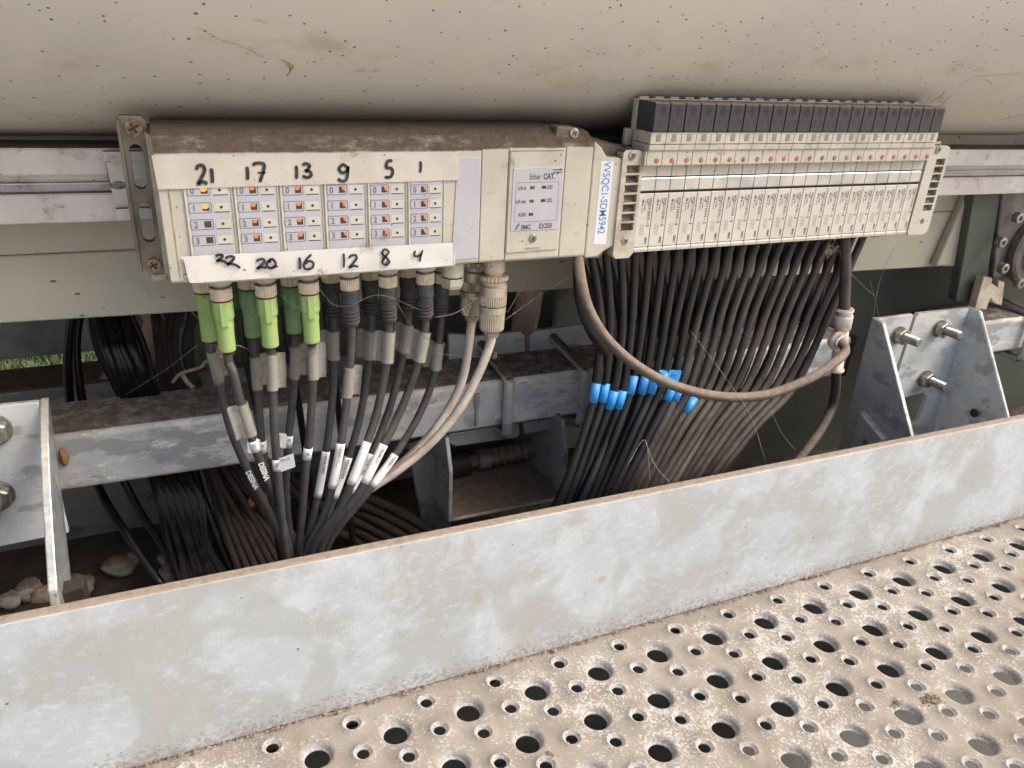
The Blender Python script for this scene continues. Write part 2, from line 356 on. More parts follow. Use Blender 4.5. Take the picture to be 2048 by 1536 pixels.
# aluminium rail
t = NT('dirty_aluminium'); c = t.mix(t.ramp(t.noise(30, 5, 0.6), 0.35, 0.65), (0.60, 0.58, 0.57), (0.52, 0.495, 0.485))
c = t.mix(t.ramp(t.noise(80, 8, 0.75, t.vec((0.7, 1, 1))), 0.52, 0.72, 0, 0.8), c, (0.22, 0.17, 0.14))
c = t.mix(t.spots(420, 0.3, 0.12, t.vec((0.6, 1, 1.3))), c, (0.09, 0.07, 0.055))
d = t.ramp(t.math('ADD', t.upness(), t.math('MULTIPLY', t.math('SUBTRACT', t.noise(120, 5, 0.7), 0.5), 0.5)), 0.35, 0.7)
c = t.mix(d, c, (0.14, 0.095, 0.07)); M['alu'] = t.done(c, 0.5, 0.3, t.noise(500, 4), 0.00005)
# hull paint: cream with scattered dirt specks and faint smears
t = NT('speckled_cream_paint')
c = t.mix(t.ramp(t.noise(7, 5, 0.6), 0.35, 0.65), (0.69, 0.665, 0.595), (0.62, 0.60, 0.535))
c = t.mix(t.ramp(t.noise(26, 7, 0.7, t.vec((0.5, 1, 1), rot=(0, 0.3, 0.5))), 0.56, 0.75, 0, 0.45), c, (0.36, 0.31, 0.24))
c = t.mix(t.ramp(t.noise(60, 8, 0.8, t.vec((0.3, 1, 1), (3, 1, 2), rot=(0, 0.2, 0.4))), 0.61, 0.72, 0, 0.5), c, (0.22, 0.185, 0.15))
vv = t.vec((0.75, 1, 1))
for sc, sz, fr in ((70, 0.10, 0.2), (140, 0.13, 0.3), (260, 0.20, 0.25), (420, 0.3, 0.2)):
    c = t.mix(t.math('MULTIPLY', t.spots(sc, sz, fr, vv), 0.85), c, (0.085, 0.075, 0.065))
M['hull'] = t.done(c, 0.55, 0.0, t.noise(300, 4), 0.00004)
t = NT('grey_cream_back_paint')
c = t.mix(t.ramp(t.noise(9, 5, 0.6), 0.35, 0.65), (0.46, 0.44, 0.36), (0.40, 0.38, 0.31))
c = t.mix(t.ramp(t.noise(70, 8, 0.8, t.vec((0.4, 1, 1))), 0.6, 0.75, 0, 0.5), c, (0.2, 0.17, 0.13))
c = t.mix(t.math('MULTIPLY', t.spots(150, 0.2, 0.25, t.vec((0.6, 1, 1.4))), 0.9), c, (0.08, 0.07, 0.06))
M['back'] = t.done(c, 0.6, 0.0, t.noise(300, 4), 0.00004)
M['grn'] = MAT('grey_green_plate', (0.085, 0.095, 0.082), (0.07, 0.075, 0.065), 15, 0.6, 0, None, 0.3, 0.1)
M['grn2'] = MAT('dark_green_steel', (0.045, 0.05, 0.046), (0.035, 0.03, 0.026), 15, 0.7)
# kick plate: weathered zinc, white bloom, tan blotches, dirt splashes low down
t = NT('weathered_zinc_kick_plate')
c = t.mix(t.ramp(t.noise(16, 4, 0.5, t.vec((1, 1, 1.1))), 0.44, 0.54), (0.385, 0.405, 0.41), (0.435, 0.48, 0.51))
c = t.mix(t.ramp(t.noise(28, 8, 0.7, t.vec((1, 1, 0.8), (5, 2, 1)), 0.15), 0.46, 0.68, 0, 0.7), c, (0.54, 0.59, 0.63))
c = t.mix(t.ramp(t.noise(240, 6, 0.75, t.vec((0.6, 1, 1))), 0.50, 0.68, 0, 0.35), c, (0.66, 0.70, 0.73))
c = t.mix(t.ramp(t.noise(520, 5, 0.75, t.vec((0.5, 1, 1), (1, 1, 1))), 0.54, 0.70, 0, 0.3), c, (0.36, 0.36, 0.34))
c = t.mix(t.ramp(t.noise(21, 3, 0.45, t.vec((1, 1, 0.8), (9, 2, 7), (0, 0.5, 0)), 0.5), 0.54, 0.60, 0, 0.6), c, (0.375, 0.39, 0.385))
c = t.mix(t.ramp(t.noise(26, 3, 0.5, t.vec((2.4, 1, 0.3), (1, 4, 3))), 0.64, 0.74, 0, 0.3), c, (0.42, 0.40, 0.33))
def stain(c, u, v, rx, rz, col, amt):
    p = P(u, v, -61); mp = t.n('ShaderNodeMapping'); mp.vector_type = 'TEXTURE'
    mp.inputs['Location'].default_value = (p[0] / 1000, -0.061, (p[2] + ZO) / 1000); mp.inputs['Scale'].default_value = (rx / 1000, 1, rz / 1000)
    t.l(t.pos.outputs['Position'], mp.inputs[0]); ln = t.n('ShaderNodeVectorMath', operation='LENGTH'); t.l(mp.outputs[0], ln.inputs[0])
    e = t.math('ADD', ln.outputs['Value'], t.math('MULTIPLY', t.noise(170, 5, 0.7), 0.9))
    return t.mix(t.ramp(e, 0.75, 1.35, amt, 0.0), c, col)
for a in ((1203, 1158, 5, 5, (0.42, 0.30, 0.17), 0.6), (1170, 1188, 2, 6, (0.36, 0.31, 0.22), 0.4), (938, 1095, 6, 14, (0.34, 0.31, 0.22), 0.45), (955, 1195, 5, 9, (0.40, 0.33, 0.20), 0.45),
          (958, 1240, 4, 10, (0.60, 0.62, 0.62), 0.4), (200, 1290, 30, 16, (0.37, 0.38, 0.355), 0.55), (520, 1200, 24, 10, (0.36, 0.37, 0.345), 0.45), (790, 1180, 20, 12, (0.36, 0.37, 0.345), 0.4), (1400, 1130, 18, 14, (0.37, 0.38, 0.36), 0.4), (1640, 1060, 14, 10, (0.37, 0.38, 0.36), 0.4), (1900, 990, 22, 8, (0.37, 0.38, 0.36), 0.4)):
    c = stain(c, *a)
hz = t.ramp(t.zpos(), (ZO - 362) / 1000, (ZO - 335) / 1000, 1.0, 0.0)
spl = t.ramp(t.math('ADD', t.noise(330, 6, 0.8), t.math('MULTIPLY', hz, 0.20)), 0.61, 0.76, 0, 0.65)
c = t.mix(spl, c, (0.25, 0.20, 0.165))
c = t.mix(t.math('MULTIPLY', t.spots(120, 0.12, 0.2), 0.8), c, (0.12, 0.10, 0.08))
d = t.ramp(t.math('ADD', t.upness(), t.math('MULTIPLY', t.math('SUBTRACT', t.noise(150, 5, 0.7), 0.5), 0.4)), 0.35, 0.6)
c = t.mix(d, c, t.mix(t.ramp(t.noise(260, 6, 0.8), 0.35, 0.7), (0.27, 0.222, 0.18), (0.17, 0.137, 0.11)))
M['kick'] = t.done(c, 0.62, 0.1, t.noise(500, 6, 0.7), 0.00010)
# grating: zinc under tan dirt, wiped white round the holes
t = NT('dirt_coated_grating')
c = t.mix(t.ramp(t.noise(25, 6, 0.65), 0.35, 0.65), (0.178, 0.154, 0.128), (0.225, 0.200, 0.172))
att = t.n('ShaderNodeAttribute'); att.attribute_name = 'wear'
wf = t.math('ADD', t.noise(620, 5, 0.72), t.math('MULTIPLY', att.outputs['Fac'], 0.10))
wf = t.math('ADD', wf, t.math('MULTIPLY', t.math('SUBTRACT', t.noise(17, 4, 0.6), 0.5), 0.50))
c = t.mix(t.ramp(wf, 0.56, 0.74, 0, 0.7), c, (0.48, 0.47, 0.45))
c = t.mix(t.ramp(t.noise(800, 3, 0.7), 0.60, 0.72, 0, 0.5), c, (0.24, 0.17, 0.12))
c = t.mix(t.ramp(t.noise(9, 4, 0.5, t.vec((1, 1, 1), (4, 4, 4))), 0.60, 0.75, 0, 0.35), c, (0.33, 0.27, 0.21))
att2 = t.n('ShaderNodeAttribute'); att2.attribute_name = 'rim'
c = t.mix(t.math('MULTIPLY', att2.outputs['Fac'], 0.8), c, t.mix(t.ramp(t.noise(500, 5, 0.7), 0.4, 0.62), (0.23, 0.23, 0.23), (0.44, 0.44, 0.44)))
M['grating'] = t.done(c, 0.78, 0.0, t.noise(900, 6, 0.75), 0.00035)
t = NT('dry_dirt'); c = t.mix(t.ramp(t.noise(40, 7, 0.7), 0.35, 0.65), (0.12, 0.087, 0.066), (0.065, 0.047, 0.036))
M['dirt'] = t.done(c, 0.95, 0, t.noise(200, 6, 0.7), 0.002)
t = NT('pale_gravel'); c = t.mix(t.ramp(t.noise(6, 7, 0.7), 0.35, 0.65), (0.40, 0.37, 0.31), (0.30, 0.27, 0.22))
c = t.mix(0.35, c, (0.60, 0.59, 0.57)); M['ground'] = t.done(c, 0.95, 0, t.noise(60, 6, 0.7), 0.01)
# translucent marker sleeve
t = NT('yellowed_clear_plastic'); c = t.mix(t.ramp(t.noise(120, 5, 0.7), 0.35, 0.7), (0.62, 0.60, 0.53), (0.50, 0.47, 0.40))
t.b.inputs['Alpha'].default_value = 0.23
M['sleeve'] = t.done(c, 0.35, 0.0)

def PZ(u, v, z):
    """point of the level plane at height z (relative to the camera) that the measured pixel shows"""
    d = [u - 1024.0, -(v - 768.0), -1538.0]
    r = [sum(ROT[i][k] * d[k] for k in range(3)) for i in range(3)]
    t = z / r[2]
    return (r[0] * t, CAMY + r[1] * t, z)

# ================================================================== SETTING
g = MB(); n = 48
g.add([(0, 0, -1100)] + [(60000 * math.cos(2 * math.pi * i / n), 60000 * math.sin(2 * math.pi * i / n), -1100) for i in range(n)], [(0, i + 1, (i + 1) % n + 1) for i in range(n)])
tag(g.build('ground', M['ground'], loc=(0, 0, -1100)), 'pale gravel ground below and around the machine', kind='structure')
g = MB(); gr = random.Random(3)
g.add([(-3000, 1300, -1096), (-260, 1300, -1096), (-260, 7000, -1096), (-3000, 7000, -1096)], [(0, 1, 2, 3)])
for i in range(9000):
    x = gr.uniform(-1300, -300); y = gr.uniform(1310, 2700); h = gr.uniform(25, 70); a = gr.uniform(0, 6.28); l = gr.uniform(-25, 25); ww = gr.uniform(3, 7)
    g.add([(x - ww * math.cos(a), y - ww * math.sin(a), -1096), (x + ww * math.cos(a), y + ww * math.sin(a), -1096), (x + l, y + l * 0.5, -1096 + h)], [(0, 1, 2)])
t = NT('lawn_green'); c = t.mix(t.ramp(t.noise(30, 5, 0.7), 0.35, 0.65), (0.025, 0.05, 0.014), (0.13, 0.165, 0.07))
tag(g.build('grass', t.done(c, 0.8), loc=(-600, 1300, -1096)), 'strip of bright green grass seen far below the machine', kind='stuff')

g = MB(); g.box(-2500, 3500, -1500, 1200, -1104, -1090, 3)  # added sheet, dark in colour to dim the ground below the holes
tag(g.build('darkening_slab', MAT('added_dark_slab', (0.070, 0.066, 0.056), (0.10, 0.093, 0.08), 8, 0.9), loc=(500, -150, -1104)), 'added dull brown grey slab darkening the ground far below the walkway holes', kind='structure')
# overhead hull: convex arc, then upright
arc = []
R0 = 190.0
for i in range(41):
    th = R(12) + (R(90) - R(12)) * i / 40
    arc.append((88 - R0 * (math.sin(th) - math.sin(R(12))), -60 + R0 * (math.cos(R(12)) - math.cos(th))))
poly = [(900, -60)] + arc + [(arc[-1][0], 700), (900, 700)]
g = MB(); L = len(poly); xs = (-1600, 2200)
g.add([(xs[0], p[0], p[1]) for p in poly] + [(xs[1], p[0], p[1]) for p in poly], [(i, (i + 1) % L, L + (i + 1) % L, L + i) for i in range(L)], True)
g.f = [f[::-1] for f in g.f]
g.add([(xs[0], p[0], p[1]) for p in poly], [tuple(range(L))]); g.add([(xs[1], p[0], p[1]) for p in poly], [tuple(range(L))[::-1]])
hull = g.build('curved_hull', M['hull'], loc=(300, 70, -60))
for p in hull.data.polygons:
    if p.normal.z < -0.99 or abs(p.normal.x) > 0.9 or p.normal.y > 0.5 or p.normal.z > 0.9: p.use_smooth = False
hull.data.set_sharp_from_angle(angle=R(25))
tag(hull, 'cream painted curved hull with dark dirt specks, overhanging the whole scene', 'machine hull', kind='structure')

# back panel
a, b2 = P(-700, 690, 90), P(1930, 530, 90)
bz = lambda x: a[2] + (b2[2] - a[2]) * (x - a[0]) / (b2[0] - a[0])
bp = thing('back_panel', (200, 90, -165), 'grey cream sheet metal panel behind the aluminium rail', 'panel')
g = MB(); g.prism([(-900, -60.5), (-900, -119.1), (708, -127.6), (708, -60.5)], 'y', 90, 96, 0.8, 1); g.build('sheet', M['back'], bp)
g = MB(); g.prism([(-900, -119.7), (-900, bz(-900)), (690, bz(690)), (708, bz(690) + 14), (708, -128.2)], 'y', 90.4, 96, 0.8, 1); g.build('sheet', M['back'], bp)
g = MB(); g.prism([(655, -108), (640, bz(640) + 3), (672, bz(670) + 1), (690, -100)], 'y', 82, 90.2, 2.0, 2); g.build('folded_lip', M['back'], bp)
# dark plates behind
g = MB(); g.box(430, 1500, 128, 134, -420, -150, 1)
tag(g.build('steel_plate', M['grn'], loc=(760, 131, -420)), 'dark grey green plate behind the right bracket', 'plate')
g = MB(); g.prism([(-500, -250), (-500, -386), (430, -378), (430, -250)], 'y', 200, 206, 1, 1)
rp = tag(g.build('steel_plate', M['galvdark'], loc=(0, 203, -386)), 'shaded galvanised plate low down behind the square beam', 'plate')
g = MB(); g.box(-900, 1500, 350, 430, -283, -60.4, 3)
tag(g.build('concrete_beam', M['conc'], loc=(300, 390, -283)), 'streaky grey concrete beam at the back, above the dirty pipe', 'beam')
g = MB(); g.box(-20, 1500, 300, 312, -420, -200, 1)
tag(g.build('rear_wall', M['galvdark'], loc=(700, 306, -420)), 'dark back wall glimpsed between the hoses and the beam', 'wall')
g = MB(); g.tube([(-900, 335, -322), (1500, 335, -322)], 34, 40, 0)
tag(g.build('drain_pipe', M['pipe'], loc=(300, 335, -322)), 'thick dirty pinkish pipe running along the back', 'pipe')
# dirt floor behind the kick plate
g = MB(); nx, ny = 150, 50; fr = random.Random(5)
from mathutils import noise as mnoise
for j in range(ny + 1):
    for i in range(nx + 1):
        x = -420 + 1400 * i / nx; y = -54 + 350 * j / ny
        z = -388 + 9 * mnoise.noise(Vector((x / 60, y / 60, 1))) + 4 * mnoise.noise(Vector((x / 17, y / 17, 5)))
        z += 38 * math.exp(-((x + 85) / 55) ** 2 - ((y + 20) / 60) ** 2)
        z += 40 * math.exp(-((x - 690) / 60) ** 2 - ((y - 20) / 60) ** 2)
        g.v.append((x, y, z))
for j in range(ny):
    for i in range(nx):
        k = j * (nx + 1) + i; g.f.append((k, k + 1, k + nx + 2, k + nx + 1)); g.sm.append(True)
tag(g.build('dirt_floor', M['dirt'], loc=(280, 0, -388)), 'brown dirt lying behind the kick plate', kind='structure')
def rock(c, rx, ry, rz, seed, sub=3, amp=0.18):
    bm = bmesh.new(); bmesh.ops.create_icosphere(bm, subdivisions=sub, radius=1)
    for v in bm.verts:
        k = 1 + amp * mnoise.noise(v.co * 1.3 + Vector((seed, seed * 2, 0))) + amp * 0.5 * mnoise.noise(v.co * 3.1 + Vector((seed, 0, 9)))
        v.co = Vector((c[0] + v.co.x * rx * k, c[1] + v.co.y * ry * k, c[2] + v.co.z * rz * k))
    q = MB(); q.addbm(bm, True); return q
for k, (u, v, rx, rz, lab) in enumerate([(238, 1132, 14, 10, 'largest pale pebble on the dirt, left of the black hoses'), (266, 1118, 8, 8, 'small pale pebble touching the big one behind the kick plate'),
        (340, 1150, 9, 14, 'yellowish pebble tucked against the black hose bundle'), (160, 1172, 12, 13, 'pale rounded stone just right of the left bracket flange'),
        (60, 1180, 13, 12, 'pale round pebble left of the bracket flange'), (20, 1200, 9, 9, 'pebble at the left edge in the dirt corner'), (92, 1190, 12, 8, 'brown dirt covered stone against the bracket flange'),
        (330, 1118, 6, 9, 'small yellow pebble between the two loose hoses')]):
    c = PZ(u, v, -378 if k != 6 else -352)
    rx *= 0.8; rz *= 0.75; q = rock(c, rx, rx * 0.8, rz, k * 3.3, 3, 0.32); tag(q.build('pebble', M['stone'] if k != 6 else M['crumb'], loc=(c[0], c[1], c[2] - rz)), lab, 'pebble', 'pebbles in the dirt')

# grating
def gf(t): t = min(1, max(0, t)); return (1 - t) ** 2.2
GZ = -362.0
big = set(); cells = []
for k in range(-11, 32):
    cx = 169.6 + 21.97 * k
    yb = 310.7 if k % 2 == 0 else 278.525
    for j in range(-3, 14):
        yr = yb - 21.45 * j
        if yr > 322 or yr < 80: continue
        cells.append((cx, yr, j % 3 == 0, k))
def shx(x, yr): return x - 0.06 * (yr - 289)
bigs = [(c[0], c[1]) for c in cells if c[2]]; smalls = [(c[0], c[1]) for c in cells if not c[2]]
from collections import defaultdict
bh = defaultdict(list)
for c in cells: bh[(int(c[0] // 45), int(c[1] // 45))].append(c)
def hgt(x, y):
    h = 0; kx, ky = int(x // 45), int(y // 45); wear = 0; rim = 0
    for a in (-1, 0, 1):
        for b in (-1, 0, 1):
            for c in bh.get((kx + a, ky + b), ()):
                r = math.hypot(x - c[0] + (1.1 if c[2] else 0), y - c[1] + (2.4 if c[2] else 0))
                if r > 18: continue
                if c[2]:
                    h -= 3.6 * gf((r - 6.8) / 3.0); rim = max(rim, 1 - (r - 6.8) / 2.3); wear = max(wear, 1 - abs(r - 11.5) / 6)
                else:
                    if r >= 5.3: h += 1.6 * gf((r - 5.3) / 5.5); wear = max(wear, 1 - (r - 5.3) / 6)
                    else: h += 1.6 - 1.6 * (1 - (max(r, 3.5) - 3.5) / 1.8); rim = 0.75; wear = max(wear, 0.6)
    return h, max(0, wear), max(0, min(1, rim))
g = MB(); wears = []; rims = []
hw, hh, q16 = 10.985, 10.725, 16
bd = [(-hw + 2 * hw * i / q16, -hh) for i in range(q16)] + [(hw, -hh + 2 * hh * i / q16) for i in range(q16)] + [(hw - 2 * hw * i / q16, hh) for i in range(q16)] + [(-hw, hh - 2 * hh * i / q16) for i in range(q16)]
NB = len(bd)
for (cx, cy, isb, k) in cells:
    radii = [6.7, 6.8, 7.2, 7.8, 8.6, 9.5, 10.5] if isb else [3.43, 3.5, 4.1, 4.8, 5.3, 5.6, 6.3, 7.4, 8.8]
    rings = []
    for ri, r in enumerate([radii[0]] + radii):
        ring = []
        for (bx, by) in bd:
            L = math.hypot(bx, by); f_ = max(0.0, 1 - (r - 6.8) / 3.7) if isb else 0.0; f_ = min(1.0, f_); x, y = cx + bx / L * r - 1.1 * f_, cy + by / L * r - 2.4 * f_
            h, we, rm = hgt(x, y)
            if ri == 0: h -= 1.0; rm = 1
            ring.append((x, y, h, we, rm))
        rings.append(ring)
    rings.append([(cx + bx, cy + by, *hgt(cx + bx, cy + by)) for bx, by in bd])
    k0 = len(g.v)
    for ring in rings:
        for (x, y, h, we, rm) in ring: g.v.append((shx(x, y), y + CAMY, GZ + h)); wears.append(we); rims.append(rm)
    for i in range(len(rings) - 1):
        for j in range(NB):
            g.f.append((k0 + i * NB + j, k0 + (i + 1) * NB + j, k0 + (i + 1) * NB + (j + 1) % NB, k0 + i * NB + (j + 1) % NB)); g.sm.append(True)
tops = {}
for (cx, cy, isb, k) in cells: tops[k] = max(tops.get(k, (0, 0))[0], cy + hh), cx
ybot = {}
for (cx, cy, isb, k) in cells: ybot[k] = min(ybot.get(k, (999, 0))[0], cy - hh), cx
for dct, yend in ((tops, 345.0), (ybot, 66.0)):
    for k, (yt, cx) in dct.items():
        n1 = 5; k0 = len(g.v)
        for j in range(n1 + 1):
            for i in range(q16 + 1):
                y = yt + (yend - yt) * j / n1; x = cx - hw + 2 * hw * i / q16; h, we, rm = hgt(x, y)
                if dct is tops and y > 331: h += 2.0 * ((y - 331) / 14) ** 2
                g.v.append((shx(x, y), y + CAMY, GZ + h)); wears.append(we); rims.append(rm)
        for j in range(n1):
            for i in range(q16):
                a0 = k0 + j * (q16 + 1) + i; f = (a0, a0 + 1, a0 + q16 + 2, a0 + q16 + 1)
                g.f.append(f if dct is tops else f[::-1]); g.sm.append(True)
gt = g.build('walkway_grating', M['grating'], loc=(300, -200, GZ))
at = gt.data.attributes.new('wear', 'FLOAT', 'POINT'); at.data.foreach_set('value', wears)
at = gt.data.attributes.new('rim', 'FLOAT', 'POINT'); at.data.foreach_set('value', rims)
tag(gt, 'tan dusty metal walkway with large punched holes and small raised holes', 'walkway grating')
g = MB(); g.box(-400, 1300, -52, -46, -470, -366, 1); g.box(-400, 1300, -100, -52.3, -470, -464, 1)
tag(g.build('support_angle', M['grn2'], loc=(400, -60, -470)), 'dark steel angle under the walkway grating', 'steel angle')

# kick plate
kt = lambda x: -252.0 - 5.0 * (x + 94) / 693
g = MB(); poly = [(-420, GZ + 0.5), (1100, GZ + 0.5), (1100, kt(1100)), (-420, kt(-420))]
g.prism(poly, 'y', -61, -54.5, 1.1, 3)
kick = tag(g.build('kick_plate', M['kick'], loc=(340, -58, GZ)), 'long weathered zinc kick plate with a dusty brown top edge across the foreground', 'kick plate')
# crumbs along the joint
def crumb_field(pts, name, mat, label, size=(0.5, 1.6), seed=1, flat=0.5):
    rr = random.Random(seed); q = MB()
    for p in pts:
        s = rr.uniform(*size) * (2.0 if rr.random() < 0.04 else 1); vs = []
        for d in ((1, 0, 0), (-1, 0, 0), (0, 1, 0), (0, -1, 0), (0, 0, flat), (0, 0, -flat)):
            vs.append((p[0] + d[0] * s * rr.uniform(0.6, 1.3), p[1] + d[1] * s * rr.uniform(0.6, 1.2), p[2] + d[2] * s))
        q.add(vs, [(0, 2, 4), (2, 1, 4), (1, 3, 4), (3, 0, 4), (2, 0, 5), (1, 2, 5), (3, 1, 5), (0, 3, 5)])
    return tag(q.build(name, mat, loc=pts[0]), label, kind='stuff')
rr = random.Random(11); pts = []
for i in range(1500):
    x = rr.uniform(-100, 720)
    if mnoise.noise(Vector((x / 25, 0, 3))) < rr.uniform(-0.5, 0.25): continue
    y = -61.5 - abs(rr.gauss(0, 1.1)); pts.append((x, y, GZ + 1.6 + rr.uniform(0, 1)))
crumb_field(pts, 'joint_crumbs', M['crumb'], 'brown crumbs gathered where the kick plate meets the grating', (0.35, 1.1))
pts = [(rr.uniform(-60, 720), -61.5 - abs(rr.gauss(0, 40)), GZ + 0.3) for i in range(900)]
pts = [p for p in pts if abs(hgt(p[0] + 0.06 * (p[1] - CAMY - 289), p[1] - CAMY)[0]) < 0.4]
crumb_field(pts, 'grating_grit', M['crumb'], 'fine grit scattered over the walkway grating', (0.15, 0.45), 2)
def clump(u, v, n, rad, seed, lab):
    q = random.Random(seed); c = PZ(u, v, GZ + 0.6)
    crumb_field([(c[0] + q.gauss(0, rad), c[1] + q.gauss(0, rad * 0.7), GZ + 0.6 + q.uniform(0, 0.8)) for i in range(n)], 'dirt_clump', M['crumb'], lab, (0.35, 1.0), seed)
clump(1862, 1398, 110, 3.6, 31, 'clump of brown grit between the holes at the right of the walkway')
clump(1795, 1408, 50, 1.8, 32, 'small dark grit clump beside a large hole at the right')
clump(1020, 1306, 90, 3.0, 33, 'tuft of pale grit against the foot of the kick plate')
clump(1100, 1510, 20, 1.2, 34, 'tiny reddish crumbs near the lower edge of the walkway')
g = MB()
for u, v, L, a in [(1620, 1140, 7, 0.3), (1720, 1118, 8, 0.2), (1525, 1170, 5, 0.5), (1035, 1305, 6, 0.3), (765, 1380, 4, 0.2), (725, 1397, 4, 0.1)]:
    p = PZ(u, v, GZ + 2.5); ca, sa = math.cos(a), math.sin(a)
    g.add([(p[0] - L / 2 * ca, p[1] - L / 2 * sa, p[2]), (p[0], p[1] - 1.4, p[2] + 0.8), (p[0] + L / 2 * ca, p[1] + L / 2 * sa, p[2] + 1.2), (p[0], p[1] + 1.2, p[2] + 2.0)], [(0, 1, 2, 3)])
tag(g.build('leaf_fragments', M['chip'], loc=PZ(1620, 1140, GZ)), 'rust coloured leaf fragments along the foot of the kick plate', kind='stuff')

# ------------------------------------------------------------------ aluminium rail
dr = lambda x: -0.0087 * (x + 75)        # the rail falls slightly to the right
def rail_prism(mb, z0, z1, y0, y1, x0=-900, x1=1300, bev=0.6):
    bm = bmesh.new(); vs = []
    for x in (x0, x1):
        d = dr(x)
        vs += [(x, y0, z0 + d), (x, y1, z0 + d), (x, y1, z1 + d), (x, y0, z1 + d)]
    V8 = [bm.verts.new(v) for v in vs]
    for f in ((0, 1, 2, 3), (4, 7, 6, 5), (0, 4, 5, 1), (1, 5, 6, 2), (2, 6, 7, 3), (3, 7, 4, 0)): bm.faces.new([V8[i] for i in f])
    bmesh.ops.recalc_face_normals(bm, faces=bm.faces[:])
    bmesh.ops.bevel(bm, geom=bm.edges[:], offset=bev, segments=2, affect='EDGES')
    mb.addbm(bm, False)
rl = thing('aluminium_rail', (300, 75, -99), 'dirty grooved aluminium rail running behind both modules', 'rail')
g = MB(); rail_prism(g, -75.6, -62.5, 58, 89.6); rail_prism(g, -99.6, -84.9, 58, 89.6); rail_prism(g, -85.3, -75.2, 65, 89.2, bev=0.2); rail_prism(g, -81.0, -80.2, 62.5, 66, bev=0.15)
g.build('profile', M['alu'], rl)
g = MB(); c1, c2 = P(205, 300, 50), P(205, 440, 50)
x0 = c1[0]; outer = [(x0, c1[2] - 0.2), (x0 + 60, c1[2] - 0.2), (x0 + 60, c2[2]), (x0 + 2, c2[2])]
h0 = P(237, 370, 50)
hole = [(h0[0] + 3.0 * math.cos(a) * 1.35, h0[2] + 2.0 * math.sin(a)) for a in [2 * math.pi * i / 20 for i in range(20)]]
g.plate(outer, [hole], 49.5, 51)
g.box(x0, x0 + 60, 46.5, 49.4, c1[2] - 5.4, c1[2] - 0.2, 0.5); g.box(x0 + 1.5, x0 + 60, 46.5, 49.4, c2[2] - 0.2, c2[2] + 6.2, 0.5); g.box(x0 + 30, x0 + 60, 51.2, 57.9, -80, -70, 0.5)
tag(g.build('mounting_rail', M['alu'], loc=(x0, 50, c2[2])), 'slotted top hat mounting rail end sticking out left of the input module', 'mounting rail')

# ================================================================== INPUT MODULE (left)
im = thing('input_module', (110, 20, -117), 'cream input module with handwritten numbered tapes and six columns of lights', 'electronic module')
def body(name, x0, x1, zt, zb, mat=M['cream'], yb=48.0, top=-46.5, r=5.0):
    """box with a sloped shoulder and rounded lower edge, extruded along x"""
    pr = [(0, zt), (0, zb + r * 0.4), (0.8, zb + 0.8), (3, zb), (yb, zb), (yb, top), (14, top), (9, top - 0.6), (5, top - 2.6), (1.6, zt + 2.6)]
    q = MB(); q.prism(pr, 'x', x0, x1, 0.5, 2); return q
body('b', -5.2, 154.9, -57.5, -119.5, top=-47.0).build('housing', M['cream'], im)
q = MB(); q.prism([(-5.0, 5), (-7.4, 12), (-7.4, 44), (-5.0, 44)], 'z', -117, -49, 0.9, 3); q.prism([(-5.3, 2), (0, -0.6), (0, 4), (-5.3, 8)], 'z', -116, -58, 0.6, 2); q.build('side_cheek', M['cream_dirty'], im)
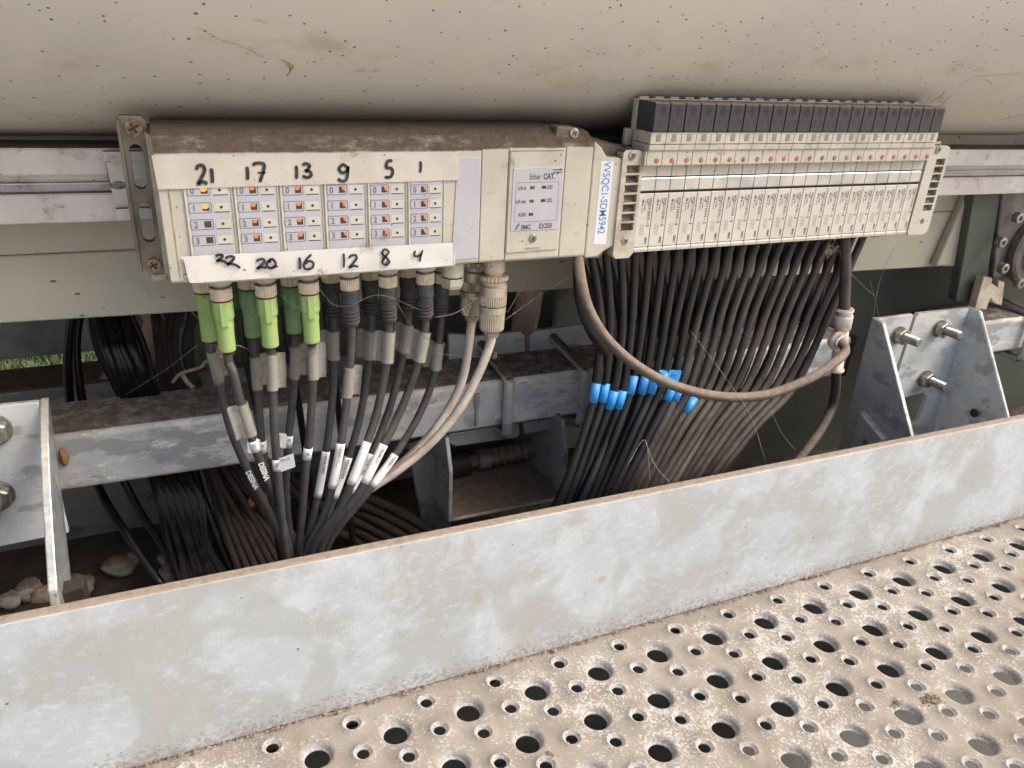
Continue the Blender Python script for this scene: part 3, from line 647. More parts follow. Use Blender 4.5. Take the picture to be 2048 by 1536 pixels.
# input blocks: one recessed label panel per column, with the lights and the little screws
zr0 = [-74.2, -82.3, -90.3, -98.0]; zr5 = [-76.6, -84.2, -91.8, -99.2]
xl = [5.5, 27.7, 49.1, 70.5, 92.6, 113.9]; xr_ = [27.3, 48.7, 70.1, 92.2, 113.5, 134.2]
lit = {(0, 0): 2, (0, 1): 2, (0, 2): 0, (0, 3): 0}
for c in range(6):
    x0, x1 = xl[c], xr_[c]; s = (x1 - x0) / 21.6
    f = MB().box(x0 + 0.2, x1 - 0.2, -0.35, 3, -115.5, -60, 0.3, 1).build('input_block', M['cream_clean'], im)
    q = MB(); q.box(x0 + 1.6, x1 - 1.6, -0.55, 0.2, -108, -70, 0.15, 1); q.build('label_panel', M['lav'], f)
    q = MB()
    q.box(x0 + 0.15, x0 + 0.55, -0.9, 0, -112, -68, 0.1, 1); q.box(x1 - 0.75, x1 - 0.35, -0.9, 0, -112, -68, 0.1, 1); q.build('rib', M['cream'], f)
    for r in range(4):
        z = zr0[r] + (zr5[r] - zr0[r]) * c / 5 + (-0.8 if r == 0 else 0) * 0; zc = z
        bx0, bx1 = x0 + 1.5 * s, x0 + 11.7 * s
        # printed frame: rounded outline
        q = MB(); o = []; hx, hz, rc = (bx1 - bx0) / 2, 2.55, 0.8
        for (sx, sz, a0) in ((1, 1, 0), (-1, 1, 90), (-1, -1, 180), (1, -1, 270)):
            for k in range(4):
                a = R(a0 + 30 * k); o.append(((bx0 + bx1) / 2 + sx * (hx - rc) + rc * math.cos(a), zc + sz * (hz - rc) + rc * math.sin(a)))
        n = len(o); cxm = (bx0 + bx1) / 2
        inn = [((p[0] - cxm) * (hx - 0.34) / hx + cxm, (p[1] - zc) * (hz - 0.34) / hz + zc) for p in o]
        q.add([(p[0], -0.63, p[1]) for p in o] + [(p[0], -0.63, p[1]) for p in inn], [(k, (k + 1) % n, n + (k + 1) % n, n + k) for k in range(n)])
        tx = text_mb(str(r), 4.3, (bx0 + 1.4, -0.63, zc - 1.5), (1, 0, 0), (0, 0, 1), 0.035, sx=0.85)
        join(q, tx).build('number_frame', M['print2'], f)
        q = MB().box(bx0 + 6.1 * s, bx0 + 9.2 * s, -0.68, 0.1, zc - 1.5, zc + 1.6, 0.08, 1); q.build('light', M['led'], f)
        lv = lit.get((c, r), 1)
        if lv:
            a0, a1, zt, zb = bx0 + 6.2 * s, bx0 + 9.1 * s, zc + 1.55, zc - 1.4
            rg = random.Random(c * 7 + r)
            if lv == 2: pl = [(a0 - 0.1, zt + 0.1), (a1 - 0.2, zt), (a1 - 0.1, zc + 0.3), (a0 + 1.7, zc - 0.5), (a0 + 0.6, zc - 0.6), (a0 - 0.1, zc - 0.1)]
            elif c < 3: pl = [(a0 + 0.05, zt), (a1 - 0.4, zt), (a1 - 0.9, zc + 0.2), (a0 + 0.9, zc + rg.uniform(-0.2, 0.3)), (a0 + 0.1, zc + 0.3)]
            else: pl = [(a0 + rg.uniform(1.0, 1.4), zt), (a1, zt), (a1, zb + 0.6), (a0 + 1.7, zc + rg.uniform(-0.3, 0.3))]
            if c == 2: pl = [(x, z2) for x, z2 in pl]
            q = MB(); q.add([(p[0], -0.72, p[1]) for p in pl], [tuple(range(len(pl)))]); q.build('lit_corner', M['amber' if lv == 2 else 'orange'], f)
        wx0, wx1 = x0 + 12.6 * s, x0 + 19.4 * s
        q = MB(); q.box(wx0, wx1, -0.62, 0.1, zc - 2.3, zc + 1.9, 0.12, 1)
        q.box(wx0 + 0.4, wx1 - 0.4, -0.7, 0, zc - 2.0, zc - 1.7, 0, 1); q.build('marker_window', M['cream_clean'], f)
        q = MB(); q.add([(wx0 + 0.3, -0.66, zc - 2.05), (wx1, -0.66, zc - 2.05), (wx1, -0.66, zc - 2.45), (wx0 + 0.3, -0.66, zc - 2.45)], [(0, 1, 2, 3)])  # dark strip along the lower window edge, its shade painted on
        q.add([(p[0], -0.71, p[1]) for p in circ((wx0 + wx1) / 2 - 0.1, zc + 0.05, 0.72, 12)], [tuple(range(12))]); q.build('pin_hole_and_shade', M['led'], f)
# grey unlabelled strip right of the last column
MB().prism([(141, -60.3), (154.4, -60.6), (154.4, -115.8), (138.5, -116.2)], 'y', -0.5, 1, 0.3, 1).build('blank_label', M['lav'], im)
# tapes with handwritten numbers
def PT(u, v, y=-1.0): p = P(u, v, y); return (p[0], p[2])
def tape(name, top, bot, mat, y=-0.9, seed=0, wrap=None):
    rr = random.Random(seed); n = 60; vs = []
    for i in range(n + 1):
        t = i / n
        tx = top[0][0] + (top[1][0] - top[0][0]) * t; tz = top[0][1] + (top[1][1] - top[0][1]) * t
        bx = bot[0][0] + (bot[1][0] - bot[0][0]) * t; bzz = bot[0][1] + (bot[1][1] - bot[0][1]) * t
        for j in range(6):
            s = j / 5; ww = 0.22 * mnoise.noise(Vector((t * 14, s * 2, seed)))
            vs.append((tx + (bx - tx) * s, y - 0.12 + ww * 0.6 + (0.25 if t == 0 else 0), tz + (bzz - tz) * s + (0.25 * mnoise.noise(Vector((t * 20, 3, seed))) if j in (0, 5) else 0)))
    q = MB(); q.add(vs, [(i * 6 + j, i * 6 + j + 1, (i + 1) * 6 + j + 1, (i + 1) * 6 + j) for i in range(n) for j in range(5)], True)
    return q
t1 = tape('t', (PT(303, 311), PT(918, 303)), (PT(316, 379), PT(920, 360)), M['tape'], seed=1).build('number_tape', M['tape'], im)
t2m = MB(); n = 70; tp0, tp1, bt0, bt1 = PT(360, 513), PT(905, 485), PT(372, 566), PT(904, 531)
L0 = [PT(360, 513), PT(368, 520), PT(371, 533), PT(374, 548), PT(380, 566)]
for i in range(n + 1):
    t = i / n
    for j in range(5):
        s = j / 4; ex = L0[j]
        x = ex[0] + ((tp1[0] + (bt1[0] - tp1[0]) * s) - ex[0]) * t
        zt_ = ex[1] + ((tp1[1] + (bt1[1] - tp1[1]) * s) - ex[1]) * t
        t2m.v.append((x + (0.4 * mnoise.noise(Vector((s * 9, t, 2))) if i in (0, n) else 0), -1.25 + 0.7 * mnoise.noise(Vector((t * 9, s * 1.5, 8))) * (0.3 + s), zt_ + 0.2 * mnoise.noise(Vector((t * 22, s, 5)))))
for i in range(n):
    for j in range(4): k = i * 5 + j; t2m.f.append((k, k + 1, k + 6, k + 5)); t2m.sm.append(True)
t2 = t2m.build('number_tape', M['tape2'], im)
tb = MB(); tb.prism([(0.5, -114), (1, -116.5), (8, -119.8), (90, -119.7), (141, -119.6), (141, -112)], 'y', -0.7, 4, 0.8, 2); tb.build('connector_shelf', M['cream'], im)
t1['label'] = 'upper paper tape with handwritten 21 17 13 9 5 1'; t2['label'] = 'lower white tape with handwritten 22 20 16 12 8 4'
G = {  # pen strokes in a unit box, y up
 '2': [[(0.05, 0.78), (0.25, 0.98), (0.7, 1.0), (0.8, 0.72), (0.45, 0.35), (0.1, 0.05), (0.15, 0.02), (0.55, 0.12), (0.95, 0.0)]],
 'z': [[(0.0, 0.8), (0.3, 1.0), (0.7, 0.92), (0.6, 0.6), (0.25, 0.3), (0.1, 0.2), (0.4, 0.25), (0.8, 0.1), (1.15, -0.25)]],
 '1': [[(0.5, 1.0), (0.52, 0.5), (0.45, 0.0)]], '7': [[(0.0, 0.9), (0.3, 1.0), (0.85, 0.95), (0.8, 0.6), (0.6, 0.25), (0.45, 0.0)], [(0.35, 0.5), (0.95, 0.5)]],
 '3': [[(0.1, 0.9), (0.45, 1.0), (0.8, 0.85), (0.55, 0.55), (0.4, 0.5), (0.8, 0.42), (0.9, 0.15), (0.5, 0.0), (0.05, 0.12)]],
 '9': [[(0.85, 0.85), (0.5, 1.0), (0.2, 0.75), (0.45, 0.5), (0.85, 0.65), (0.9, 0.9), (0.85, 0.4), (0.7, 0.05), (0.35, 0.0), (0.05, 0.15)]],
 '5': [[(0.85, 1.0), (0.35, 0.95), (0.25, 0.6), (0.7, 0.55), (0.85, 0.3), (0.6, 0.03), (0.05, 0.02)]],
 '0': [[(0.3, 1.0), (0.0, 0.5), (0.2, 0.05), (0.65, 0.0), (1.0, 0.45), (0.75, 0.95), (0.3, 0.95)]],
 'O': [[(0.45, 1.0), (0.05, 0.6), (0.15, 0.1), (0.6, 0.05), (0.9, 0.4), (0.7, 0.95), (0.4, 0.95), (0.35, 0.6)], [(0.5, 0.1), (1.1, 0.15)]],
 '6': [[(0.8, 1.0), (0.35, 0.65), (0.1, 0.25), (0.3, 0.0), (0.8, 0.08), (0.9, 0.4), (0.55, 0.55), (0.2, 0.35)]],
 '8': [[(0.75, 0.9), (0.35, 1.0), (0.1, 0.75), (0.5, 0.5), (0.85, 0.2), (0.5, 0.0), (0.1, 0.2), (0.4, 0.5), (0.8, 0.8), (0.72, 0.9)], [(0.15, 0.15), (0.2, 0.8)], [(0.4, 0.05), (0.75, 0.3)]],
 '4': [[(0.1, 1.0), (0.05, 0.55), (0.45, 0.5), (0.75, 0.6)], [(0.9, 1.0), (0.7, 0.5), (0.6, 0.0)]]}
def hand(chars, parent, y):
    q = MB()
    for ch, u0, v0, u1, v1, wd in chars:
        a = PT(u0, v1); b = PT(u1, v0)
        for st in G[ch]: q.ribbon([(a[0] + p[0] * (b[0] - a[0]), a[1] + p[1] * (b[1] - a[1])) for p in st], wd * (1.4 if y > -2 else 1.15), y)
    q.build('handwritten_number', M['ink'], parent)
for chars in ([('2', 395, 331, 412, 368, 1.15), ('1', 416, 336, 432, 366, 1.15)], [('1', 484, 333, 506, 360, 1.15), ('7', 508, 326, 531, 364, 1.15)],
              [('1', 583, 331, 603, 358, 1.1), ('3', 604, 327, 623, 355, 1.1)], [('9', 674, 329, 698, 362, 1.1)], [('5', 768, 321, 788, 355, 1.15)], [('1', 832, 322, 850, 345, 1.0)]):
    hand(chars, t1, -1.35)
for chars in ([('z', 432, 508, 450, 524, 1.2), ('z', 452, 511, 474, 532, 1.2)], [('2', 513, 517, 532, 536, 1.2), ('O', 533, 517, 552, 536, 1.2)],
              [('1', 590, 513, 608, 538, 1.2), ('6', 605, 507, 627, 538, 1.1)], [('1', 678, 505, 696, 535, 1.0), ('2', 697, 509, 716, 534, 1.1)], [('8', 762, 497, 780, 530, 1.0)], [('4', 827, 499, 846, 523, 1.1)]):
    hand(chars, t2, -2.1)
# communication unit: filler, door, label
body('c', 155.2, 170.6, -56.6, -119.6, top=-47.0).build('filler_block', M['cream'], im)
body('c', 170.9, 205.2, -56.2, -119.8, top=-47.0).build('communication_unit', M['cream'], im)
MB().prism([(171.3, -57.5), (203.9, -57.5), (203.9, -113.4), (171.3, -113.9)], 'y', -0.7, 1, 0.35, 2).build('door', M['cream'], im)
body('c', 205.5, 222.5, -56.0, -119.9, top=-47.6).build('junction_block', M['cream'], im)
ec = MB().prism([(173.2, -66.6), (204.0, -66.2), (203.7, -101.6), (173.2, -101.2)], 'y', -1.0, -0.5, 0.2, 1).build('network_label', M['lav'], im)
yy = -1.06
q = MB(); fx0, fx1, fz0, fz1 = 175.2, 201.8, -96.3, -74.3; o = []
for (sx, sz, a0) in ((1, 1, 0), (-1, 1, 90), (-1, -1, 180), (1, -1, 270)):
    for k in range(5):
        a = R(a0 + 22.5 * k); o.append(((fx0 + fx1) / 2 + sx * ((fx1 - fx0) / 2 - 1.2) + 1.2 * math.cos(a), (fz0 + fz1) / 2 + sz * ((fz1 - fz0) / 2 - 1.2) + 1.2 * math.sin(a)))
cxm, czm = (fx0 + fx1) / 2, (fz0 + fz1) / 2; n = len(o)
inn = [((p[0] - cxm) * 0.982 + cxm, (p[1] - czm) * 0.978 + czm) for p in o]
q.add([(p[0], yy, p[1]) for p in o] + [(p[0], yy, p[1]) for p in inn], [(k, (k + 1) % n, n + (k + 1) % n, n + k) for k in range(n)]); q.build('printed_frame', M['print2'], ec)
XD, ZD = (1, 0, 0), (0, 0, 1)
q = join(text_mb('Ether', 4.4, (183.2, yy, -72.8), XD, ZD, 0.015, sx=0.72), text_mb('CAT.', 4.4, (191.8, yy, -72.8), XD, ZD, 0.05, sx=0.74),
         text_mb('L/A in', 2.9, (176.6, yy, -78.3), XD, ZD, 0.035, sx=0.72), text_mb('L/A out', 2.9, (175.6, yy, -85.7), XD, ZD, 0.035, sx=0.66), text_mb('RUN', 2.9, (177.6, yy, -93.1), XD, ZD, 0.035, sx=0.75),
         text_mb('US1', 2.9, (194.4, yy, -78.2), XD, ZD, 0.035, sx=0.75), text_mb('US2', 2.9, (194.4, yy, -85.6), XD, ZD, 0.035, sx=0.75),
         text_mb('SMC', 3.7, (179.6, yy, -100.5), XD, ZD, 0.045, sx=0.85), text_mb('EX250', 3.9, (190.8, yy, -100.4), XD, ZD, 0.035, sx=0.78))
lg = MB()
for k, (z0, xx0, xx1) in enumerate(((-67.6, 197.3, 203.2), (-68.9, 197.6, 203.0))):
    lg.add([(xx0, yy, z0), (xx1, yy, z0), (xx1, yy, z0 - 0.6), (xx0, yy, z0 - 0.6)], [(0, 1, 2, 3)])
lg.add([(201.4, yy, -66.9), (203.6, yy, -67.9), (201.6, yy, -67.9)], [(0, 1, 2)]); lg.add([(199.6, yy, -69.5), (201.8, yy, -69.5), (200.2, yy, -70.6)], [(0, 1, 2)])
for k in range(3):
    d = (k - 1) * 1.05; hl = 1.55 if k == 1 else 1.1
    lg.add([(177.3 - hl + d * 0.35, yy, -99.1 - hl * 0.55 + d), (177.3 + hl + d * 0.35, yy, -99.1 + hl * 0.55 + d), (177.3 + hl + d * 0.35, yy, -99.1 + hl * 0.55 + d + 0.6), (177.3 - hl + d * 0.35, yy, -99.1 - hl * 0.55 + d + 0.6)], [(0, 1, 2, 3)])
join(q, lg).build('lettering', M['print'], ec)
for (x, z, mm) in ((184.0, -77.3, 'ledgreen'), (184.0, -84.7, 'ledgreen'), (184.0, -92.1, 'led'), (191.1, -77.2, 'led'), (191.1, -84.6, 'led')):
    MB().box(x, x + 2.7, -1.2, -0.6, z - 0.8, z + 0.8, 0.08, 1).build('status_light', M[mm], ec)
def screw(x, y, z, r, mat, parent, name='screw'):
    q = MB(); q.lathe([(r * 0.6, 0), (r * 0.95, 0.25), (r, 0.7), (r, 2.2)], (x, y - 0.7, z), (0, 1, 0), 20)
    q.build(name, mat, parent)
    s = MB(); a = 0.5
    for ang in (0.5, 0.5 + math.pi / 2):
        dx, dz = math.cos(ang) * r * 0.62, math.sin(ang) * r * 0.62; nx, nz = -math.sin(ang) * r * 0.13, math.cos(ang) * r * 0.13
        yq = y - 0.72 - (0.02 if ang > 1 else 0)
        s.add([(x - dx - nx, yq, z - dz - nz), (x + dx - nx, yq, z + dz - nz), (x + dx + nx, yq, z + dz + nz), (x - dx + nx, yq, z - dz + nz)], [(0, 1, 2, 3)])
    s.build('cross_recess', M['seal'], parent)
screw(187.7, -0.9, -105.8, 2.4, M['steel'], im)
MB().box(183.0, 192.5, -0.95, -0.3, -112.3, -111.5, 0.1, 1).build('door_latch', M['cream_dirty'], im)
# adapter with chamfer towards the valve block, sticker
q = MB(); q.prism([(222.8, -52), (227.5, -55.5), (231.5, -60.5), (243.5, -62), (246.5, -64), (246.5, -112.5), (241, -114.5), (236.5, -116.5), (231.5, -120.2), (222.8, -120.2)], 'y', 0, 40, 1.2, 3); q.build('adapter_block', M['cream'], im)
q = MB(); q.prism([(222.8, -51), (222.8, -60), (246.6, -66), (246.6, -56.5)], 'y', 7, 48, 1.2, 2); q.build('adapter_shoulder', M['topdust'], im)
st = MB().add([(228.3, -0.12, -63.6), (236.4, -0.12, -63.8), (236.7, -0.12, -112.4), (228.3, -0.12, -111.9)], [(0, 1, 2, 3)]); 
st = MB(); st.add([(228.3, -0.12, -63.6), (236.4, -0.12, -63.8), (236.7, -0.12, -112.4), (228.3, -0.12, -111.9)], [(3, 2, 1, 0)])
st = st.build('type_sticker', M['white'], im)
text_mb('VV5QC1-SDM5942', 6.6, (230.2, -0.2, -64.0), (0.003, 0, -1), (1, 0, 0.003), 0.010, sx=0.79).build('lettering', M['blueink'], st)
# slotted end bracket on the left
q = MB(); xx0, xx1 = -16.6, -6.0
outer = [(-18.6, -44.5), (-17.8, -43.4), (-8.5, -43.6), (-6.4, -46), (-6.2, -118), (-8, -120.4), (-14.5, -120.6), (-18.3, -116.5)]
q.plate(outer, [slot(-12.6, -77.5, -56.3, 2.9), slot(-12.6, -103.8, -84.3, 2.9)], 24, 30)
q.box(-19.4, -17.6, 22.6, 31, -118.5, -45, 0.5, 2); q.box(-8.2, -6.4, 22.8, 31, -114, -49, 0.5, 2)
br = q.build('end_bracket', M['bracket'], im)
screw(-12.2, 23, -48.9, 4.1, M['rustscrew'], im); screw(-12.3, 23, -115.3, 3.6, M['rustscrew'], im)
MB().box(-14.5, -6.5, 24, 34, -124.5, -118, 2, 3).build('bracket_foot', M['cream_dirty'], im)
# small lug with screw above the shoulder
c = P(1146, 266, 4)
q = MB(); q.prism([(c[0] - 11, c[2] - 3), (c[0] - 10, c[2] + 3.4), (c[0] + 2.5, c[2] + 3), (c[0] + 4.5, c[2] - 4.5), (c[0] + 3, c[2] - 8), (c[0] - 11, c[2] - 8)], 'y', 4, 14, 0.9, 2); q.build('lug', M['bracket'], im)
screw(c[0] + 0.5, 3.6, c[2], 2.9, M['steel'], im)

# ================================================================== VALVE MANIFOLD (right)
vm = thing('valve_manifold', (370, 20, -119), 'valve manifold with a row of charcoal capped valves and red buttons', 'valve block')
NV = 22; PX = 10.53; X0 = 256.1
q = MB(); q.box(255, 489, 6, 58, -119.3, -60, 1, 2); q.box(250, 489.5, 14, 50, -121.5, -112, 1.5, 2); q.build('base_block', M['cream_dirty'], vm)
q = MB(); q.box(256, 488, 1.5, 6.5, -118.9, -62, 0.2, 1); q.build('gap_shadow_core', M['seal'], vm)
def valve_meshes():
    D = {}
    w = PX
    def mk(name, q, mat, smooth=False):
        me = bpy.data.meshes.new(name); me.from_pydata([(a / 1000, b / 1000, c / 1000) for a, b, c in q.v], [], q.f)
        me.polygons.foreach_set('use_smooth', q.sm); me.materials.append(M[mat]); me.update(); D[name] = me
    yh = -6.2
    q = MB(); q.prism([(-47.0, yh), (-31.6, yh), (-31.0, yh + 0.8), (-31.0, 12), (-47.0, 12)][0:0] or [(yh, -46.8), (yh, -31.8), (yh + 0.8, -31.0), (12, -31.0), (12, -46.8)], 'x', 0.42, w - 0.32, 0.22, 2); mk('coil_cap', q, 'coilcap')
    q = MB(); cx, cz = w * 0.52, -35.2
    o = [(cx - 2.5, cz), (cx, cz + 2.7), (cx + 2.5, cz), (cx, cz - 2.7)]; i2 = [(cx + (p[0] - cx) * 0.8, cz + (p[1] - cz) * 0.8) for p in o]
    q.add([(p[0], yh - 0.07, p[1]) for p in o] + [(p[0], yh - 0.07, p[1]) for p in i2], [(k, (k + 1) % 4, 4 + (k + 1) % 4, 4 + k) for k in range(4)])
    for d in (-0.75, 0, 0.75): q.ribbon([(cx + d - 0.1, cz - 0.95), (cx + d + 0.25, cz), (cx + d - 0.1, cz + 0.95)], 0.3, yh - 0.08, 2)
    q.ribbon([(cx - 2.6, cz - 4.9), (cx - 1.7, cz - 6.6), (cx - 2.4, cz - 8.4)], 0.35, yh - 0.08, 4)
    q.ribbon([(cx + 2.0, cz - 4.8), (cx + 3.2, cz - 6.6), (cx + 2.1, cz - 8.6)], 0.35, yh - 0.08, 4); mk('embossed_mark', q, 'embos')
    q = MB(); q.prism([(yh + 0.9, -53.8), (yh + 0.9, -47.2), (14, -47.2), (14, -53.8)], 'x', 0.12, w - 0.12, 0.25, 2)
    q.prism([(yh + 1.3, -57.3), (yh + 1.1, -54.1), (14, -54.1), (14, -57.3)], 'x', 0.12, w - 0.12, 0.15, 1)
    q.prism([(-3.9, -65.9), (-3.9, -57.9), (yh + 1.2, -56.9), (14, -56.9), (14, -66.2), (-3.6, -66.2)], 'x', 0.12, w - 0.12, 0.25, 2)
    mk('pilot_body', q, 'cream_v')
    q = MB(); q.box(w * 0.52 - 1.7, w * 0.52 + 1.7, yh + 0.72, yh + 2, -52.4, -48.2, 0.25, 2); mk('window', q, 'grey_win')
    q = MB(); q.lathe([(1.3, 0), (1.62, 0.25), (1.65, 1.3)], (w * 0.66, -4.3, -63.2), (0, 1, 0), 18); q.lathe([(0.6, 0), (0.8, 0.3)], (w * 0.66, -4.5, -63.2), (0, 1, 0), 12)
    mk('override_button', q, 'red')
    q = MB(); q.box(0.22, w - 0.22, -0.2, 5, -73.0, -66.4, 0.2, 1); mk('top_face', q, 'cream_v')
    q = MB(); q.prism([(0.1, -81.5), (-0.35, -81.0), (-0.35, -74.3), (0.1, -73.7), (5, -73.7), (5, -81.5)], 'x', 0.22, w - 0.22, 0.12, 1); mk('metal_strip', q, 'strip')
    q = MB(); q.box(0.22, w - 0.22, -0.4, 5, -115.4, -83.0, 0.2, 1); mk('face_plate', q, 'cream_clean')
    q = MB(); q.prism([(-0.5, -118.6), (-0.9, -116.6), (-0.5, -115.8), (5, -115.8), (5, -119.2)], 'x', 0.2, w - 0.2, 0.3, 2); mk('lip', q, 'cream_clean')
    D['plate_print'] = bpy.data.meshes.new('plate_print')
    y = -0.47; dn, up = (0, 0, -1), (1, 0, 0)
    q = join(text_mb('VQC1101N \u2013 5', 2.7, (w * 0.70, y, -85.6), dn, up, 0.035, sx=1.0), text_mb('SMC', 2.3, (w * 0.70, y, -109.4), dn, up, 0.045, sx=1.0),
             text_mb('PRESS', 1.3, (w * 0.56, y, -86.0), dn, up, 0.03), text_mb('0.1\u20130.7MPa', 1.35, (w * 0.42, y, -87.0), dn, up, 0.03), text_mb('JAPAN', 1.2, (w * 0.25, y, -91.0), dn, up, 0.02))
    for (a, b, c, d) in ((0.25, -86.6, 1.2, 1.9), (0.25, -89.0, 1.0, 1.2)):
        q.add([(w * a, y, b), (w * a + c, y, b), (w * a + c, y, b - d), (w * a, y, b - d)], [(0, 1, 2, 3)])
    # pneumatic symbol
    zs = -101.5; xs_ = w * 0.33
    for k in range(3):
        zz = zs - k * 2.2; a, b = xs_, xs_ + 1.9
        for (p, r2) in (((a, zz), (b, zz)), ((a, zz - 2.2), (b, zz - 2.2)), ((a, zz), (a, zz - 2.2)), ((b, zz), (b, zz - 2.2)), ((a, zz - 0.3), (b, zz - 1.9))): q.ribbon([p, r2], 0.22, y, curve=False)
    for zz in (-102.2, -104.3, -106.6): q.ribbon([(xs_ - 1.3, zz), (xs_, zz)], 0.2, y, curve=False); q.ribbon([(xs_ + 1.9, zz - 0.7), (xs_ + 3.0, zz - 0.7)], 0.2, y, curve=False)
    me = D['plate_print']; me.from_pydata([(a / 1000, b / 1000, c / 1000) for a, b, c in q.v], [], q.f); me.materials.append(M['print']); me.update()
    return D
VD = valve_meshes()
for i in range(NV):
    x = X0 + i * PX
    off = (x - 370, -20, 119)
    f = link('valve', VD['face_plate'], vm, off)
    for nm in ('plate_print', 'lip', 'metal_strip', 'top_face', 'pilot_body', 'window', 'override_button', 'coil_cap', 'embossed_mark'):
        link(nm, VD[nm], f)
# stepped left side, end cap above, beige rear row on top
q = MB(); q.box(255.6, 488.3, 12.4, 16.4, -48.0, -30.4, 0.3, 2)
for i in range(NV):
    x = X0 + i * PX; q.box(x + 1.5, x + 7.5, 12.6, 16.2, -30.6, -29.2, 0.2, 1)
q.build('rear_cover', M['cream_v'], vm)
q = MB(); q.prism([(252.6, -57.5), (252.6, -47.2), (489, -47.2), (489, -57.5)], 'y', 16.6, 20, 0.6, 2); q.build('pilot_base', M['cream_dirty'], vm)
q = MB(); q.prism([(254.8, -66), (254.8, -58), (256.0, -58), (256.0, -66)], 'y', -3.8, 30, 0.2, 1); q.build('side_skin', M['cream_v'], vm)
# louvred end plates
def endplate(x0, x1, zt, zb, n, lx0, lx1, lz0, lz1, shear, mat, y=-1.2, foot=True):
    sx = lambda z: shear * (z - zt)
    outer = [(x0 + 1.5, zt), (x1 - 5, zt), (x1 - 2.4, zt - 0.8), (x1 - 0.8, zt - 2.4), (x1, zt - 5), (x1 + sx(zb), zb + 3), (x1 - 3 + sx(zb), zb), (x0 + 2 + sx(zb), zb), (x0 + sx(zb), zb + 2), (x0, zt - 1.5)]
    holes = []
    for k in range(n):
        a = lz0 + (lz1 - lz0) * k / n; b = lz0 + (lz1 - lz0) * (k + 0.8) / n
        holes.append([(lx0 + sx(a), a), (lx1 + sx(a), a), (lx1 + sx(b), b), (lx0 + sx(b), b)])
    q = MB(); q.plate(outer, holes, y, y + 3.2); q.plate([(p[0], p[1]) for p in outer], [], y + 3.4, y + 7)
    for h in holes: q.prism([(y + 1.8, h[2][1]), (y + 3.3, h[2][1]), (y + 3.3, h[0][1] - 1.2)], 'x', h[0][0] + 0.1, h[1][0] - 0.1)
    for k in range(n): pass
    q.build('end_plate', mat, vm)
endplate(241.8, 256.0, -57.5, -121.5, 7, 244.6, 254.0, -66.0, -105.5, 0.0, M['cream_dirty'])
q = MB(); q.box(241.2, 255.8, 6.2, 50, -121.5, -58.5, 2, 3); q.build('end_block', M['topdust'], vm)
screw(247.8, -1.5, -60.6, 2.5, M['steel'], vm); screw(249.0, -1.3, -110.5, 2.3, M['steel'], vm)
endplate(489.0, 509.5, -56.5, -119.5, 7, 498.0, 506.8, -65.5, -103.0, 0.015, M['cream'])
q = MB(); q.box(489.0, 508.0, 6.2, 52, -118.8, -54, 1.5, 3); q.build('end_block', M['cream_dirty'], vm)
screw(496.5, -1.5, -59.2, 2.6, M['steel'], vm)
q = MB(); q.lathe([(2.0, 0), (2.0, 0.3)], (500.0, -1.35, -109.5), (0, 1, 0), 18); q.build('screw_hole', M['flangem'], vm)
q = MB(); q.lathe([(8.2, 0), (8.2, 2), (7.2, 5), (4, 6.5)], (238, 20, -119.5), (0, 0, -1), 28, True); q.build('bottom_boss', M['cream_dirty'], vm)
q = MB(); q.tube([(470, 18, -120), (478, 18, -122.5), (486, 18, -121.5), (492, 18, -119.5)], 2.6, 10, 5); q.build('sealant_bead', M['cream_dirty'], vm)

# ================================================================== PLUGS AND CABLES
ORD = ['first', 'second', 'third', 'fourth', 'fifth', 'sixth', 'seventh', 'eighth', 'ninth', 'tenth', 'eleventh', 'twelfth', 'thirteenth', 'fourteenth', 'fifteenth', 'sixteenth', 'seventeenth', 'eighteenth', 'nineteenth', 'twentieth', 'twenty-first', 'twenty-second']
def plug_green(t, x, y, z, mat, ang=0.0):
    dn = (0, 0, -1)
    q = MB(); q.lathe([(6.6, -4 if y > 20 else 0), (6.6, 1.6), (5.4, 3.4), (3.6, 3.6), (3.6, 6.0)], (x, y, z + 3.5), dn, 28, True); q.build('socket_collar', M['cream'], t)
    q = MB(); q.lathe([(4.9, 0), (5.55, 0.5), (5.55, 6.2), (5.1, 6.7)], (x, y, z - 1.2), dn, 64, False, {1, 2}); q.build('coupling_nut', M['nickel'], t)
    q = MB(); q.lathe([(4.5, 0), (4.5, 1.6)], (x, y, z - 7.8), dn, 24); q.build('seal_ring', M['seal'], t)
    q = MB(); z0 = z - 8.8
    q.lathe([(4.9, 0), (5.3, 0.5), (5.35, 9.0), (4.8, 10.4), (4.4, 11)], (x, y, z0), dn, 10); q.lathe([(4.5, 10.4), (4.6, 14.3), (4.4, 14.5), (4.4, 27.0), (4.1, 27.6)], (x, y, z0), dn, 28, False)
    q.box(x - 1.9, x + 1.9, y - 5.6, y - 3.9, z0 - 12.8, z0 - 1, 0.3, 1)
    q.build('plug_body', mat, t)
    q = MB(); q.lathe([(2.8, 27), (2.5, 29.5)], (x, y, z0), dn, 16); q.build('gland', M['seal'], t)
    return z0 - 28
